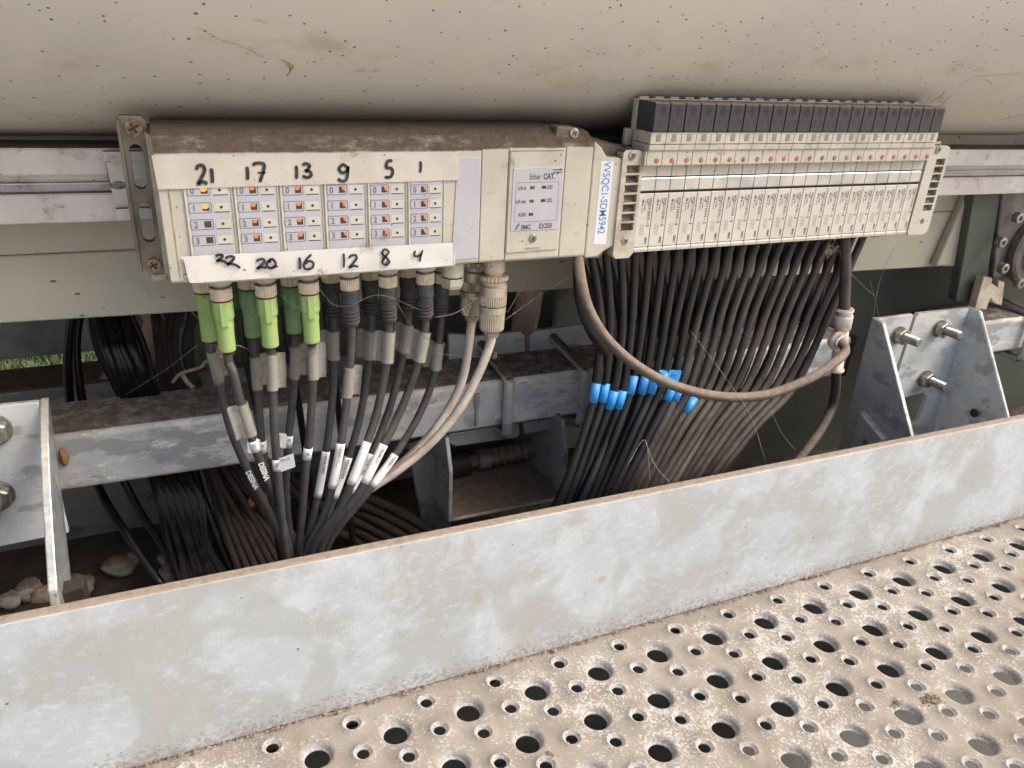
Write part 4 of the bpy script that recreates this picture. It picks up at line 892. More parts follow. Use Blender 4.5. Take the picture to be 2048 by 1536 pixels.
def plug_black(t, x, y, z, L=22.0):
    dn = (0, 0, -1)
    q = MB(); q.lathe([(6.6, -4 if y > 20 else 0), (6.6, 1.6), (5.4, 3.4), (3.4, 3.6), (3.4, 6.0)], (x, y, z + 3.5), dn, 28, True); q.build('socket_collar', M['cream'], t)
    q = MB(); q.lathe([(4.8, 0), (5.3, 0.5), (5.3, 6.2), (4.8, 6.7)], (x, y, z - 1.2), dn, 64, False, {1, 2}); q.build('coupling_nut', M['nickel'], t)
    z0 = z - 7.8; q = MB(); pr = [(4.4, 0), (5.0, 0.8), (5.0, 7), (4.7, 8), (4.7, 12.0)]
    zz = 12.0
    for k in range(4): pr += [(4.9, zz), (4.9, zz + 1.1), (3.7, zz + 1.15), (3.7, zz + 1.95)]; zz += 2.05
    pr += [(4.3, zz), (3.9, zz + 1.0), (2.6, zz + 1.6)]
    q.lathe(pr, (x, y, z0), dn, 28); q.build('plug_body', M['rubber'], t)
    return z0 - zz - 1.0
def sleeve(t, c, axis, ang, L=20.0, flip=1, mark=None, r=3.1):
    """clear S shaped marker clip pushed over the cable"""
    ax = Vector(axis).normalized(); ref = Vector((math.cos(ang), math.sin(ang), 0)); X = (ref - ax * ref.dot(ax)).normalized(); Y = ax.cross(X)
    if Y.y > 0: Y = -Y
    pf = []
    for k in range(13): a = R(215 - 250 * k / 12); pf.append((r * math.cos(a), r * math.sin(a)))
    for k in range(1, 9): a = R(145 + 190 * k / 8); pf.append((r * 0.82 + 3.0 + 2.6 * math.cos(a), -r * 0.25 - 0.3 + 2.4 * math.sin(a)))
    n = len(pf); th = 0.55; P0 = [Vector((p[0] * flip, p[1])) for p in pf]; out = []
    for i in range(n):
        d = (P0[min(i + 1, n - 1)] - P0[max(i - 1, 0)]).normalized(); out.append(P0[i] + Vector((d.y, -d.x)) * th)
    C0 = Vector(c); q = MB(); vs = []
    for h in (-L / 2, L / 2):
        for p in P0 + out[::-1]: vs.append(C0 + ax * h + X * p.x + Y * p.y)
    m = 2 * n
    fs = [(i, (i + 1) % m, m + (i + 1) % m, m + i) for i in range(m)]
    fs += [(i, i + 1, m - 2 - i, m - 1 - i) for i in range(n - 1)] + [(m + i, m + m - 1 - i, m + m - 2 - i, m + i + 1) for i in range(n - 1)]
    q.add(vs, fs); q.build('marker_sleeve', M['sleeve'], t)
def wrap(t, cpath, r, i0, i1, mat, name='wrapped_label', txt=None, flag=False, size=2.4, seg=14):
    """label wound round the cable between two samples of its path"""
    q = MB(); q.tube(cpath[i0:i1 + 1], r, seg, 0, cap=True); f = q.build(name, mat, t)
    if txt:
        a, b = Vector(cpath[i0]), Vector(cpath[i1]); d = (b - a).normalized(); s = Vector((0, -1, 0.25)); s = (s - d * s.dot(d)).normalized(); up = s.cross(d)
        if up.x < 0: up = -up
        text_mb(txt, size, a + d * 1.0 + s * (r + 0.12) - up * size * 0.35, d, up, 0.02, sx=0.8).build('lettering', M['print'], f)
    return f
def cable_print(t, cp, k, r):
    a, b = Vector(cp[k - 2]), Vector(cp[k + 3]); d = (b - a).normalized(); sd_ = Vector((0, -1, 0.2)); sd_ = (sd_ - d * sd_.dot(d)).normalized(); up = sd_.cross(d)
    if up.x < 0: up = -up
    text_mb('DESINA', 4.2, a + sd_ * (r + 0.1) - up * 1.5, d, up, 0.04, sx=0.9).build('lettering', M['white'], t)
# (front?, column, nut px, plug type, cable px points with depth, sleeve px, sleeve flip, mark)
cab = [
 ('front', 'green', 442, 10, [(457, 700), (466, 745, 6), (480, 800, 4), (505, 880, 4), (535, 960, 6), (560, 1030, 8), (583, 1120, 8)], (488, 835, -1, 0.6), 'bright green plugged cable at the far left, its clear sleeve hanging lowest'),
 ('front', 'green', 532, 10, [(543, 700), (545, 760, 8), (549, 860, 6), (556, 950, 4), (563, 1030, 2), (575, 1125, 4)], (543, 742, 1, 0.2), 'bright green plugged cable, middle of the three front green plugs'),
 ('front', 'green', 618, 10, [(624, 690), (626, 760, 8), (620, 860, 8), (610, 950, 8), (604, 1030, 8), (598, 1125, 8)], (622, 724, 1, 0.2), 'bright green plugged cable, front green plug nearest the black plugs'),
 ('front', 'black', 700, 10, [(703, 675), (700, 730, 8), (690, 830, 6), (672, 940, 2), (648, 1030, 0), (612, 1120, 0)], (695, 763, 1, 0.1), 'dusty black front plug and cable next to the green plugs'),
 ('front', 'black', 776, 10, [(778, 670), (774, 720, 8), (752, 830, 5), (715, 935, -4), (678, 1020, -6), (622, 1115, -2)], (768, 695, -1, -0.2), 'dusty black front plug and cable, middle of the three front black plugs'),
 ('front', 'black', 850, 10, [(848, 660), (838, 720, 8), (806, 810, 6), (762, 900, -2), (715, 990, -8), (640, 1100, -4)], (838, 697, -1, -0.3), 'dusty black front plug and cable beside the white blanking cap'),
 ('rear', 'green', 408, 34, [(428, 700), (440, 770, 36), (462, 860, 32), (500, 950, 28), (540, 1030, 24), (575, 1120, 22)], (434, 737, 1, 0.3), 'yellow green cable plug behind the leftmost front plug'),
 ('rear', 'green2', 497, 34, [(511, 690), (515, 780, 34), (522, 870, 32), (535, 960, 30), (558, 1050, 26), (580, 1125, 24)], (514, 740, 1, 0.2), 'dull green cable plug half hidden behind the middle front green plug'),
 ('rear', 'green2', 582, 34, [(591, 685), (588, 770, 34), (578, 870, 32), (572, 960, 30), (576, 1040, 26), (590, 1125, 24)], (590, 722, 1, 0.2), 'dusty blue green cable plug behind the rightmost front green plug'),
 ('rear', 'black', 663, 34, [(668, 675), (667, 760, 34), (658, 860, 30), (640, 970, 26), (620, 1060, 20), (602, 1125, 20)], (666, 693, -1, 0.1), 'shaded black cable plug between the last green plug and the first front black plug'),
 ('rear', 'black', 740, 34, [(743, 665), (736, 740, 34), (716, 850, 30), (685, 950, 24), (650, 1040, 16), (608, 1125, 14)], (740, 690, -1, -0.1), 'shaded black cable plug between the first and middle front black plugs'),
 ('rear', 'black', 816, 34, [(812, 655), (804, 720, 34), (778, 820, 30), (738, 920, 22), (690, 1010, 14), (622, 1120, 10)], (810, 678, -1, -0.1), 'shaded black cable plug between the middle and last front black plugs'),
 ('rear', 'black', 882, 30, [(878, 690), (868, 750, 30), (838, 830, 26), (790, 910, 18), (735, 985, 8), (650, 1105, 6)], (872, 708, -1, -0.2), 'thick shaded black cable plug behind the white blanking cap'),
]
for (row, kind, u, Y, path, slv, lab) in cab:
    c = P(u, 585 if row == 'front' else 580, Y); z = -123.5 if row == 'front' else -126.0
    x = c[0]
    t = thing('sensor_cable', (x, Y, z), lab, 'cable', 'sensor cables plugged into the input module')
    if kind == 'black': ze = plug_black(t, x, Y, z + (-4 if u == 882 else 0))
    else: ze = plug_green(t, x, Y, z, M[{'green': 'green', 'green2': 'green2'}[kind]])
    pts = [(x, Y, ze + 1), (x, Y, ze - 7)] + [P(p[0], p[1], p[2]) for p in path[1:]]
    e = pts[-1]; pts.append((e[0] + 4, e[1] + 8, e[2] - 60))
    r = 2.45 if row == 'front' else 2.4
    q = MB(); q.tube(pts, r, 14, 8); q.build('cable_sheath', M['cable'], t)
    cp = catmull(pts, 8)
    # nearest sample to the sleeve pixel
    def near(u_, v_):
        best = min(range(1, len(cp) - 1), key=lambda k: abs(P(u_, v_, cp[k].y)[2] - cp[k].z)); return best
    k = near(slv[0], slv[1]); ax = (cp[k - 1] - cp[k + 1])
    sleeve(t, cp[k], ax, slv[3], 20 if kind != 'black' else 18, slv[2])
    t['_k'] = 0
    if 'leftmost front plug' in lab: cable_print(t, cp, near(512, 960), r)
    if 'hanging lowest' in lab:
        k = near(510, 888); wrap(t, cp, r + 0.25, k - 1, k + 1, M['white'], txt='S21', size=2.6)
        cable_print(t, cp, near(530, 945), r)
    elif 'middle of the three front green' in lab:
        k = near(556, 928); f = wrap(t, cp, r + 0.25, k - 1, k + 1, M['white'], txt='S06', size=2.8)
        a = cp[k]; q = MB(); q.add([(a.x + 1, a.y - 2.5, a.z + 5), (a.x + 9, a.y - 4.5, a.z + 8), (a.x + 9.5, a.y - 4.5, a.z - 1), (a.x + 1.5, a.y - 2.5, a.z - 4)], [(3, 2, 1, 0)]); fl = q.build('label_flag', M['white'], t)
        text_mb('YO..10', 2.4, (a.x + 2, a.y - 3.2, a.z + 2.6), (0.93, -0.22, 0.33), (-0.3, 0, 0.95), 0.015, sx=0.75).build('lettering', M['print'], fl)
    elif 'nearest the black plugs' in lab:
        k = near(612, 905); wrap(t, cp, r + 0.25, k - 1, k + 1, M['white'], txt='L90', size=2.6)
    elif kind == 'green2':
        k = near(580, 885); wrap(t, cp, r + 0.25, k - 1, k + 1, M['white'], txt='10', size=2.6)
        a = cp[k]; q = MB(); q.add([(a.x - 8, a.y - 3, a.z + 9), (a.x - 1, a.y - 2, a.z + 6), (a.x - 1, a.y - 2, a.z - 4), (a.x - 9, a.y - 3.5, a.z - 1)], [(3, 2, 1, 0)]); fl = q.build('label_flag', M['white'], t)
        text_mb('YO', 2.4, (a.x - 7, a.y - 3.2, a.z + 4.6), (0.95, 0.1, -0.2), (0.2, 0, 0.95), 0.015, sx=0.75).build('lettering', M['print'], fl)
        text_mb('ES', 2.4, (a.x - 7.4, a.y - 3.3, a.z + 1.2), (0.95, 0.1, -0.2), (0.2, 0, 0.95), 0.015, sx=0.75).build('lettering', M['print'], fl)
    elif kind == 'black':
        vv_ = {'front': (980, 5), 'rear': (965, 5)}[row]; kk = near(690, 940 if row == 'front' else 955)
        wrap(t, cp, r + 0.22, kk - 4, kk + 3, M['white'], txt='4 032248 574872', size=2.3)
# prints on the two left cables
# dark green third row
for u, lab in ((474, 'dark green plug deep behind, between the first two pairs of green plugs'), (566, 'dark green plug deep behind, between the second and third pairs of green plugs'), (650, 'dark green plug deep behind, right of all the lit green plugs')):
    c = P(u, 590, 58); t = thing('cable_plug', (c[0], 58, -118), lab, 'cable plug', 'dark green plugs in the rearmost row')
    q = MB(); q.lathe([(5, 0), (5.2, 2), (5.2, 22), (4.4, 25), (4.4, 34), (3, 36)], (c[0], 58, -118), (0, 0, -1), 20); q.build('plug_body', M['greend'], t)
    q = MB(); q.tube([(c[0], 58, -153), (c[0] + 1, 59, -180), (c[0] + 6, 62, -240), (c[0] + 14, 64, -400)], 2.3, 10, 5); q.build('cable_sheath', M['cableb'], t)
# blanking cap
c = P(905, 560, 12); t = thing('blanking_cap', (c[0], 12, -121), 'white hexagonal blanking cap between the black plugs and the round connectors', 'cap')
q = MB(); q.lathe([(6.6, 0), (6.6, 9), (6.3, 9.6)], (c[0], 12, -119), (0, 0, -1), 32, False); q.build('cap_sleeve', M['cream'], t)
q = MB(); q.lathe([(6.9, 0), (6.9, 4.2), (6.0, 6.2)], (c[0], 12, -129.4), (0, 0, -1), 6); q.build('hex_head', M['cream'], t)
# big round power connectors
def power(u, Y, ztop, path, lab, mat):
    c = P(u, 640, Y); x = c[0]; t = thing('power_connector', (x, Y, ztop), lab, 'connector', 'large round connectors with off white cables'); dn = (0, 0, -1)
    q = MB(); q.lathe([(8.6, 0), (8.6, 2), (7.4, 3.2), (6.8, 3.4), (6.8, 10.5), (5.6, 10.7), (5.6, 12.6)], (x, Y, ztop + 3), dn, 32); q.build('socket', mat, t)
    q = MB(); q.lathe([(6.4, 0), (8.9, 0.4), (8.9, 2.6), (7.9, 3.4)], (x, Y, ztop - 9.6), dn, 48, False, {1, 2}); q.build('toothed_ring', mat, t)
    q = MB(); q.lathe([(7.6, 0), (7.6, 2.0), (7.3, 2.2), (8.2, 3.4), (8.2, 9.0)], (x, Y, ztop - 13), dn, 32); q.build('shell', mat, t)
    q = MB(); q.lathe([(8.1, 0), (8.3, 0.3), (8.3, 5.6), (8.1, 6)], (x, Y, ztop - 22), dn, 72, False, {1, 2}); q.build('knurled_band', mat, t)
    q = MB(); q.lathe([(8.15, 0), (8.15, 0.7)], (x, Y, ztop - 27.9), dn, 32); q.build('green_seal', M['greend'], t)
    q = MB(); q.lathe([(8.1, 0), (8.1, 4)], (x, Y, ztop - 28.6), dn, 32); q.lathe([(7.5, 0), (7.7, 0.5), (7.5, 11), (6.4, 12.6)], (x, Y, ztop - 32.5), dn, 72, False, {1, 2, 3}); q.build('gland_nut', mat, t)
    q = MB(); q.lathe([(5.4, 0), (4.2, 3.8), (3.4, 4)], (x, Y, ztop - 45), dn, 8); q.build('gland_collar', mat, t)
    pts = [(x, Y, ztop - 47), (x - 0.6, Y, ztop - 54)] + [P(*p) for p in path]
    q = MB(); q.tube(pts, 2.8, 14, 8); q.build('cable_sheath', M['creamcable'], t)
power(984, 12, -120, [(955, 752, 12), (915, 824, 12), (858, 890, 14), (792, 944, 16), (735, 982, 18), (680, 1030, 22), (630, 1110, 26)], 'front one of the two beige round connectors', M['nickel2'])
power(944, 34, -117, [(926, 755, 34), (893, 824, 32), (843, 890, 28), (782, 945, 24), (728, 985, 26), (670, 1040, 30), (630, 1120, 34)], 'rear shaded one of the two beige round connectors', M['nickel2'])

# ================================================================== AIR HOSES
tapes = {0: [(1193, 787)], 1: [(1211, 785)], 2: [(1227, 794)], 3: [(1243, 802)], 4: [(1268, 762)], 5: [(1284, 763)], 6: [(1299, 768)], 8: [(1326, 790)], 9: [(1346, 787)], 11: [(1377, 808)]}
for i in range(22):
    x = X0 + PX * (i + 0.5) - 27 + i * 0.25; Y = 16
    xx = X0 + PX * (i + 0.5) - 26 + i * 0.45
    s = i / 21.0
    p0 = (xx, Y, -118)
    u1, v1 = 1200 + 458 * s, 640 - 8 * s        # photographed course of the front row
    u2, v2 = 1190 + 400 * s, 770
    u3, v3 = 1168 + 345 * s, 870 - 15 * s
    u4, v4 = 1118 + 318 * s, 1005 - 50 * s
    jit = random.Random(i)
    pts = [p0, P(u1 + jit.uniform(-2, 2), v1, 12), P(u2 + jit.uniform(-3, 3), v2, 4 + jit.uniform(-2, 2)), P(u3 + jit.uniform(-3, 3), v3, -4 + jit.uniform(-3, 3)), P(u4, v4, -14 + jit.uniform(-4, 4)), ]
    e = pts[-1]; pts.append((e[0] - 20, e[1] + 4, e[2] - 50))
    t = thing('air_hose', p0, '%s front air hose from the left below the valves' % ORD[i] + (', black with blue tape' if i in tapes else ', brown with dust'), 'air hose', 'front row of air hoses')
    q = MB(); q.tube(pts, 2.75, 14, 7); q.build('hose', M['tubed'] if i >= 9 else M['tubem'], t)
    cp = catmull(pts, 7)
    for (tu, tv) in tapes.get(i, []):
        k = min(range(1, len(cp) - 2), key=lambda k: abs(P(tu, tv, cp[k].y)[2] - cp[k].z))
        a, b = cp[k], cp[k + 1]; d = (b - a).normalized(); q = MB(); q.tube([a - d * 6.5, a + d * 6.5], 3.15, 16, 0); q.build('blue_tape', M['blue'], t)
for i in range(22):
    xx = X0 + PX * (i + 0.5) - 26 + i * 0.45 + 1.5; s = i / 21.0; Y = 33
    jit = random.Random(i + 100)
    u1 = 1190 + 452 * s; u2 = 1186 + 395 * s; u3 = 1166 + 330 * s; u4 = 1110 + 265 * s
    pts = [(xx - 5, Y, -118), P(u1 + 8, 640, 28), P(u2 + 6 + jit.uniform(-3, 3), 770, 20), P(u3 + 4 + jit.uniform(-4, 4), 870, 12), P(u4 + 6, 1000 - 45 * s, 2)]
    e = pts[-1]; pts.append((e[0] - 20, e[1] + 4, e[2] - 50))
    t = thing('air_hose', pts[0], '%s black air hose from the left in the rear row under the valves' % ORD[i], 'air hose', 'rear row of black air hoses')
    q = MB(); q.tube(pts, 2.7, 12, 7); q.build('hose', M['tubeb'], t)
# blue flag tape standing up by the sixth marker
c = P(1348, 752, -6); q = MB(); q.prism([(c[0] - 5, c[2] - 6), (c[0] - 4.5, c[2] + 5), (c[0] + 6, c[2] + 3), (c[0] + 4, c[2] - 6.5)], 'y', c[1], c[1] + 0.5)
f = q.build('tape_flag', M['blue'], loc=c); tag(f, 'folded blue tape flag with a pen mark, under the dusty hose arc', 'tape flag', 'loose blue tapes')
q = MB(); q.ribbon([(c[0] - 1.5, c[2] + 2.2), (c[0] - 2.3, c[2]), (c[0] + 1, c[2] + 0.5), (c[0] + 0.5, c[2] - 2)], 0.45, c[1] - 0.1); q.build('pen_mark', M['ink'], f)
c = P(1326, 757, -4); q = MB(); q.tube([(c[0], c[1], c[2] + 5), (c[0] - 1, c[1], c[2] - 5)], 3.3, 14, 0); tag(q.build('tape_sleeve', M['blue'], loc=c), 'blue tape ring just left of the folded flag', 'tape ring', 'loose blue tapes')
# big hose arc and its fitting
lp = [P(1160, 500, 6), P(1162, 560, -8), P(1178, 620, -16), P(1215, 680, -22), (P(1275, 733, -26)), P(1350, 772, -28), P(1440, 793, -30), P(1530, 790, -30), P(1610, 762, -30), P(1662, 730, -26)]; _c = P(1681, 683, -9); lp += [(_c[0] - 2.0, -17, _c[2] - 5.0), (_c[0], -9, _c[2]), (_c[0], -3, _c[2])]
lp[0] = (lp[0][0], 10, -116)
t = thing('loop_hose', lp[0], 'thick brown dusty hose hanging in one wide arc to the white fitting', 'hose'); q = MB(); q.tube(lp, 3.3, 18, 8); q.build('hose', M['loop'], t)
lp2 = [P(1152, 510, 20), P(1158, 590, 6), P(1180, 660, -4), P(1212, 712, 10), P(1218, 770, 24), P(1200, 870, 24), P(1140, 1010, 16)]
t = thing('bent_hose', lp2[0], 'black hose following the left end of the thick brown hose arc', 'hose'); q = MB(); q.tube([(lp2[0][0], 20, -116)] + lp2[1:], 3.0, 14, 8); q.build('hose', M['tubeb'], t)
c = P(1683, 684, -3)
ft = thing('tee_fitting', c, 'dirty white tee fitting joining three hoses at the right end of the arc', 'hose fitting')
A = Vector(P(1690, 618, -3)); B = Vector(P(1672, 742, -3)); d = (B - A).normalized(); Lq = (B - A).length
q = MB(); q.lathe([(3.9, 0), (6.4, 0.2), (6.4, 1.7), (4.3, 1.9), (4.3, 4.0), (6.3, 4.4), (6.5, 6), (6.0, 15.5), (5.0, 16)], A, d, 28, True); q.build('collet', M['fit'], ft)
q = MB(); q.lathe([(5.0, 14), (5.0, 27), (4.6, 27.2), (4.6, Lq - 2.2), (5.8, Lq - 2), (5.8, Lq - 0.5), (4.2, Lq)], A, d, 28, True); q.build('collet', M['fit'], ft)
Cn = Vector(P(1681, 683, -8)); Cn.y = -3; q = MB(); q.lathe([(6.9, 0), (6.9, 6)], Cn + Vector((0, -5, 0)), (0, 1, 0), 28)
q.lathe([(7.6, 0), (7.9, 0.6), (7.9, 2.0), (7.2, 2.4)], Cn + Vector((0, -4.2, 0)), (0, 1, 0), 28); q.build('side_port', M['fit'], ft)
q = MB(); q.lathe([(5.2, 0), (6.1, 0.1), (6.2, 1.0), (6.2, 2.0)], Cn + Vector((0, -7, 0)), (0, 1, 0), 28); q.build('release_ring', M['fit'], ft)
q = MB(); a0 = A - d * 60; q.tube([(a0.x + 3, 10, -118), (A.x + 1.5, 6, (A.z - 118) / 2), A + d * 6], 4.0, 16, 6)
tag(q.build('feed_hose', M['tubed'], loc=(a0.x, 10, -118)), 'short straight hose dropping from the valves into the white tee fitting', 'hose')
q = MB(); q.tube([B - d * 5, P(1668, 800, 2), P(1648, 850, -4), P(1610, 905, -14), P(1560, 965, -24)], 3.7, 16, 8)
tag(q.build('drain_hose', M['tubed'], loc=B), 'hose leaving the white tee fitting downwards to the kick plate', 'hose')

# ================================================================== STEEL BEAM, BRACKETS
bslope = lambda x: -227 - 0.0068 * (x - 0)
bm_ = thing('square_beam', (150, 95, -264), 'galvanised square tube beam with brown dust on top, behind the cables', 'beam')
def slanted_box(x0, x1, y0, y1, h, rad, mat, name, parent):
    pr = []
    for (cy, cz, a0) in ((y0 + rad, -rad, 90), (y0 + rad, -h + rad, 180), (y1 - rad, -h + rad, 270), (y1 - rad, -rad, 0)):
        for k in range(7): a = R(a0 + 15 * k); pr.append((cy + rad * math.cos(a), cz + rad * math.sin(a)))
    n = len(pr); q = MB()
    q.add([(x0, p[0], bslope(x0) + p[1]) for p in pr] + [(x1, p[0], bslope(x1) + p[1]) for p in pr], [(i, n + i, n + (i + 1) % n, (i + 1) % n) for i in range(n)])
    q.add([(x0, p[0], bslope(x0) + p[1]) for p in pr], [tuple(range(n))]); q.add([(x1, p[0], bslope(x1) + p[1]) for p in pr], [tuple(range(n))[::-1]])
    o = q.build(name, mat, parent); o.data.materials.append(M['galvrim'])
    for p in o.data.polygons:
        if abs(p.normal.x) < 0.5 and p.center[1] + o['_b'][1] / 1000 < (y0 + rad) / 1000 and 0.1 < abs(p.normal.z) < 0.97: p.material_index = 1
    return o
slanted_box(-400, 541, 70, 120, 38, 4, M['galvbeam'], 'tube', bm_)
q = MB(); q.prism([(541.3, bslope(540) - 38.6), (544.5, bslope(540) - 38.6), (547.5, bslope(540) + 0.4), (541.3, bslope(540) + 0.4)], 'y', 69.2, 120.8, 0.5, 1); q.build('end_cap', M['seal'], bm_)
q = MB(); q.box(183.2, 185.6, 68.6, 71, -262, -238, 0.4, 2); q.box(182.4, 186, 68.2, 71, -245, -236, 0.4, 2); q.build('drip_strip', M['galvdark'], bm_)
b3 = thing('square_beam', (740, 95, -270), 'short run of galvanised square tube right of the right bracket', 'beam')
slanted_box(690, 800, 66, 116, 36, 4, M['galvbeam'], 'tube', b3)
def ubolt(x, lab, y0=64.5, h=47, back=124, zt=None):
    zt = (zt if zt is not None else bslope(x) + 3.8); zb = zt - h
    t = thing('u_bolt', (x, y0, zb), lab, 'u bolt', 'u bolts round the square beam')
    q = MB(); q.tube([(x, back, zt + 4), (x, back - 10, zt + 3), (x, y0 + 8, zt - 0.5), (x, y0 + 2, zt - 2), (x, y0, zt - 7), (x, y0, zt - 15), (x, y0, zb + 12), (x, y0, zb + 6), (x, y0 + 3, zb + 1), (x, y0 + 9, zb), (x, back, zb)], 4.0, 14, 5)
    q.build('rod', M['rod'], t)
ubolt(207, 'rusty topped u bolt round the beam, right of the cream cables'); ubolt(269, 'u bolt round the beam beside the blue taped hoses'); ubolt(775, 'u bolt at the right edge round the short beam', 60, 48)
# clamp plates standing behind the beam
for (pp, lab) in (([(898, 668), (960, 672), (1040, 663), (1050, 672), (1052, 760), (898, 780)], 'notched galvanised clamp plate behind the beam, left of the slot'), ([(1060, 672), (1070, 662), (1178, 648), (1190, 655), (1192, 760), (1060, 760)], 'dark galvanised clamp plate behind the beam at the second u bolt')):
    po = [P(u, v, 121.5) for u, v in pp]; q = MB(); q.prism([(p[0], p[2]) for p in po], 'y', 121.5, 126, 0.7, 2)
    tag(q.build('clamp_plate', M['galv'], loc=po[0]), lab, 'plate', 'clamp plates behind the beam')
for (pp, lab) in (([(897, 868), (1038, 846), (1040, 868), (1034, 876), (912, 893), (900, 888)], 'clamp strip under the beam left of the first u bolt'), ([(1046, 845), (1150, 830), (1150, 852), (1050, 868)], 'clamp strip under the beam right of the first u bolt')):
    po = [P(u, v, 78) for u, v in pp]; q = MB(); q.prism([(p[0], p[2]) for p in po], 'y', 78, 84, 0.9, 2)
    tag(q.build('clamp_strip', M['galvdark'], loc=po[0]), lab, 'plate', 'clamp strips under the beam')
# U channel below the beam with the rusty threaded spindle
ch = thing('u_channel', P(1000, 1045, 60), 'galvanised u shaped channel below the beam with a dusty brown bottom', 'channel')
xl0 = P(890, 880, 60)[0]; xr0 = xl0 + 92; zb0 = P(890, 1046, 50)[2]
q = MB(); q.prism([(50, zb0), (52, zb0), (52, zb0 - 0), (150, zb0), (150, -262), (60, -262), (50, -285)], 'x', xl0, xl0 + 3, 0.6, 2); q.build('cheek', M['galvdark'], ch)
q = MB(); q.box(xl0 + 3.2, xr0, 50, 150, zb0 - 0.2, zb0 + 3, 0.6, 2); q.build('bottom', M['rod'], ch)
q = MB(); q.prism([(50, zb0), (150, zb0), (150, -262), (60, -262), (50, -285)], 'x', xr0 + 0.2, xr0 + 3.2, 0.6, 2); q.build('cheek', M['galvdark'], ch)
a, b = P(905, 930, 105), P(1120, 885, 105)
sp = thing('threaded_spindle', a, 'rust covered threaded spindle inside the channel', 'spindle')
q = MB(); A = Vector(a); B = Vector(b); D = (B - A); n = 90; pr = []
for k in range(n): pr.append((6.4 + (1.6 if (k // 3) % 2 else 0) + (1.2 * mnoise.noise(Vector((k / 6, 0, 0)))) - (2.2 if k < 24 else 0), D.length * k / (n - 1)))
q.lathe(pr, A, D, 22, True); q.build('thread', M['rusty'], sp)
q = MB(); q.lathe([(8.5, 0), (8.5, 9)], A + D * 0.22, D, 24); q.build('collar', M['galvdark'], sp)
q = MB(); q.lathe([(10.5, 0), (10.5, 24)], A - D * 0.12, D, 24); q.build('hub', M['seal'], sp)
q = MB(); q.box(xl0 + 56, xl0 + 76, 120, 123, zb0 + 24, zb0 + 29, 0.6, 2); tag(q.build('pale_clip', M['cream'], loc=(xl0 + 66, 121, zb0 + 24)), 'pale plastic clip lying inside the channel', 'clip')
a = P(832, 905, 90); q = MB(); q.prism([(a[0] - 6, a[2] + 8), (a[0] + 22, a[2] + 14), (a[0] + 34, a[2] - 140), (a[0] + 16, a[2] - 140)], 'y', 90, 95, 1, 2)
tag(q.build('slanted_strut', M['galvdark'], loc=(a[0], 92, a[2] - 140)), 'shaded slanted strut left of the channel', 'strut')

def hexbolt(t, x, y, z, L=30.0, r=4.0, ax=(0.0, -1, 0.0)):
    f = MB().lathe([(r * 2.0, 0), (r * 2.05, 1.6)], (x, y, z), ax, 24).build('washer', M['steel'], t)
    q = MB(); q.lathe([(r * 1.75, 1.7), (r * 1.85, 2.3), (r * 1.85, 7.4), (r * 1.6, 8.2)], (x, y, z), ax, 6); q.build('nut', M['steel'], t)
    q = MB(); pr = []; nn = int((L - 8) / 0.55)
    for k in range(nn): pr.append((r * (1.0 if k % 2 else 0.88), 8 + k * 0.55))
    pr.append((r * 0.75, L)); q.lathe(pr, (x, y, z), ax, 18); q.build('threaded_shank', M['steel'], t)
# left bracket
lb = thing('mounting_bracket', (-90, 50, -262), 'galvanised bracket plate with a bolt at the left edge of the picture', 'bracket')
q = MB(); q.prism([(-190, -194), (-80.3, -196), (-80.3, -283), (-190, -287)], 'y', 53, 57, 0.9, 2); q.build('back_plate', M['galv'], lb)
q = MB(); q.prism([(58, -196), (55, -196), (30, -210), (6, -228), (-30, -262), (-42, -300), (-42, -372), (-20, -372), (6, -285), (34, -241), (46, -217)], 'x', -80.0, -75.8, 0.7, 2); q.build('gusset', M['galvshade'], lb)
c = P(10, 1005, 53); hexbolt(lb, c[0] - 3, 53, c[2] + 6, 34, 4.6)
c = P(-12, 865, 53); hexbolt(lb, c[0], 53, c[2] + 2, 12, 4.6)
a = P(150, 1190, -20); q = MB(); q.prism([(a[0] - 8, a[2] + 4), (a[0] + 5, a[2] + 6), (a[0] + 6, a[2] - 30), (a[0] - 8, a[2] - 30)], 'y', -22, -12, 1, 2)
tag(q.build('rubber_block', M['seal'], loc=(a[0], -17, a[2] - 30)), 'small dark rubber block beside the foot of the left bracket', 'block')
a = P(128, 913, 69.3); q = rock((a[0], 68.4, a[2]), 2.4, 2.0, 5.6, 4.4, 3, 0.3)
cc_ = tag(q.build('cocoon', M['cocoon'], loc=(a[0], 68.5, a[2])), 'small orange brown cocoon stuck on the beam near the left bracket', 'cocoon')
# right bracket
rb = thing('mounting_bracket', (610, 50, -330), 'galvanised double bracket with three long bolts on the right', 'bracket')
xA, xD = 552, 668
zc = -210.5
q = MB(); q.prism([(xA + 2, zc), (595, zc + 0.3), (597, zc - 2), (592, -290), (xA + 2, -300)], 'y', 58, 62, 0.9, 2); q.build('back_plate', M['galv'], rb)
cut = [(604, -326), (606, -301), (611, -296), (640, -294), (647, -299), (645, -326)]
bmq = MB(); bmq.plate([(600.5, zc - 3), (603.5, zc), (xD, zc - 1), (xD, -372), (592, -372), (596, -290)], [cut], 58, 62); bmq.build('back_plate', M['galv'], rb)
q = MB(); q.prism([(62, zc + 0.5), (50, zc - 1), (-6, -293), (-40, -372), (62, -372)], 'x', xA - 2, xA + 2, 0.8, 2); q.build('gusset', M['galv'], rb)
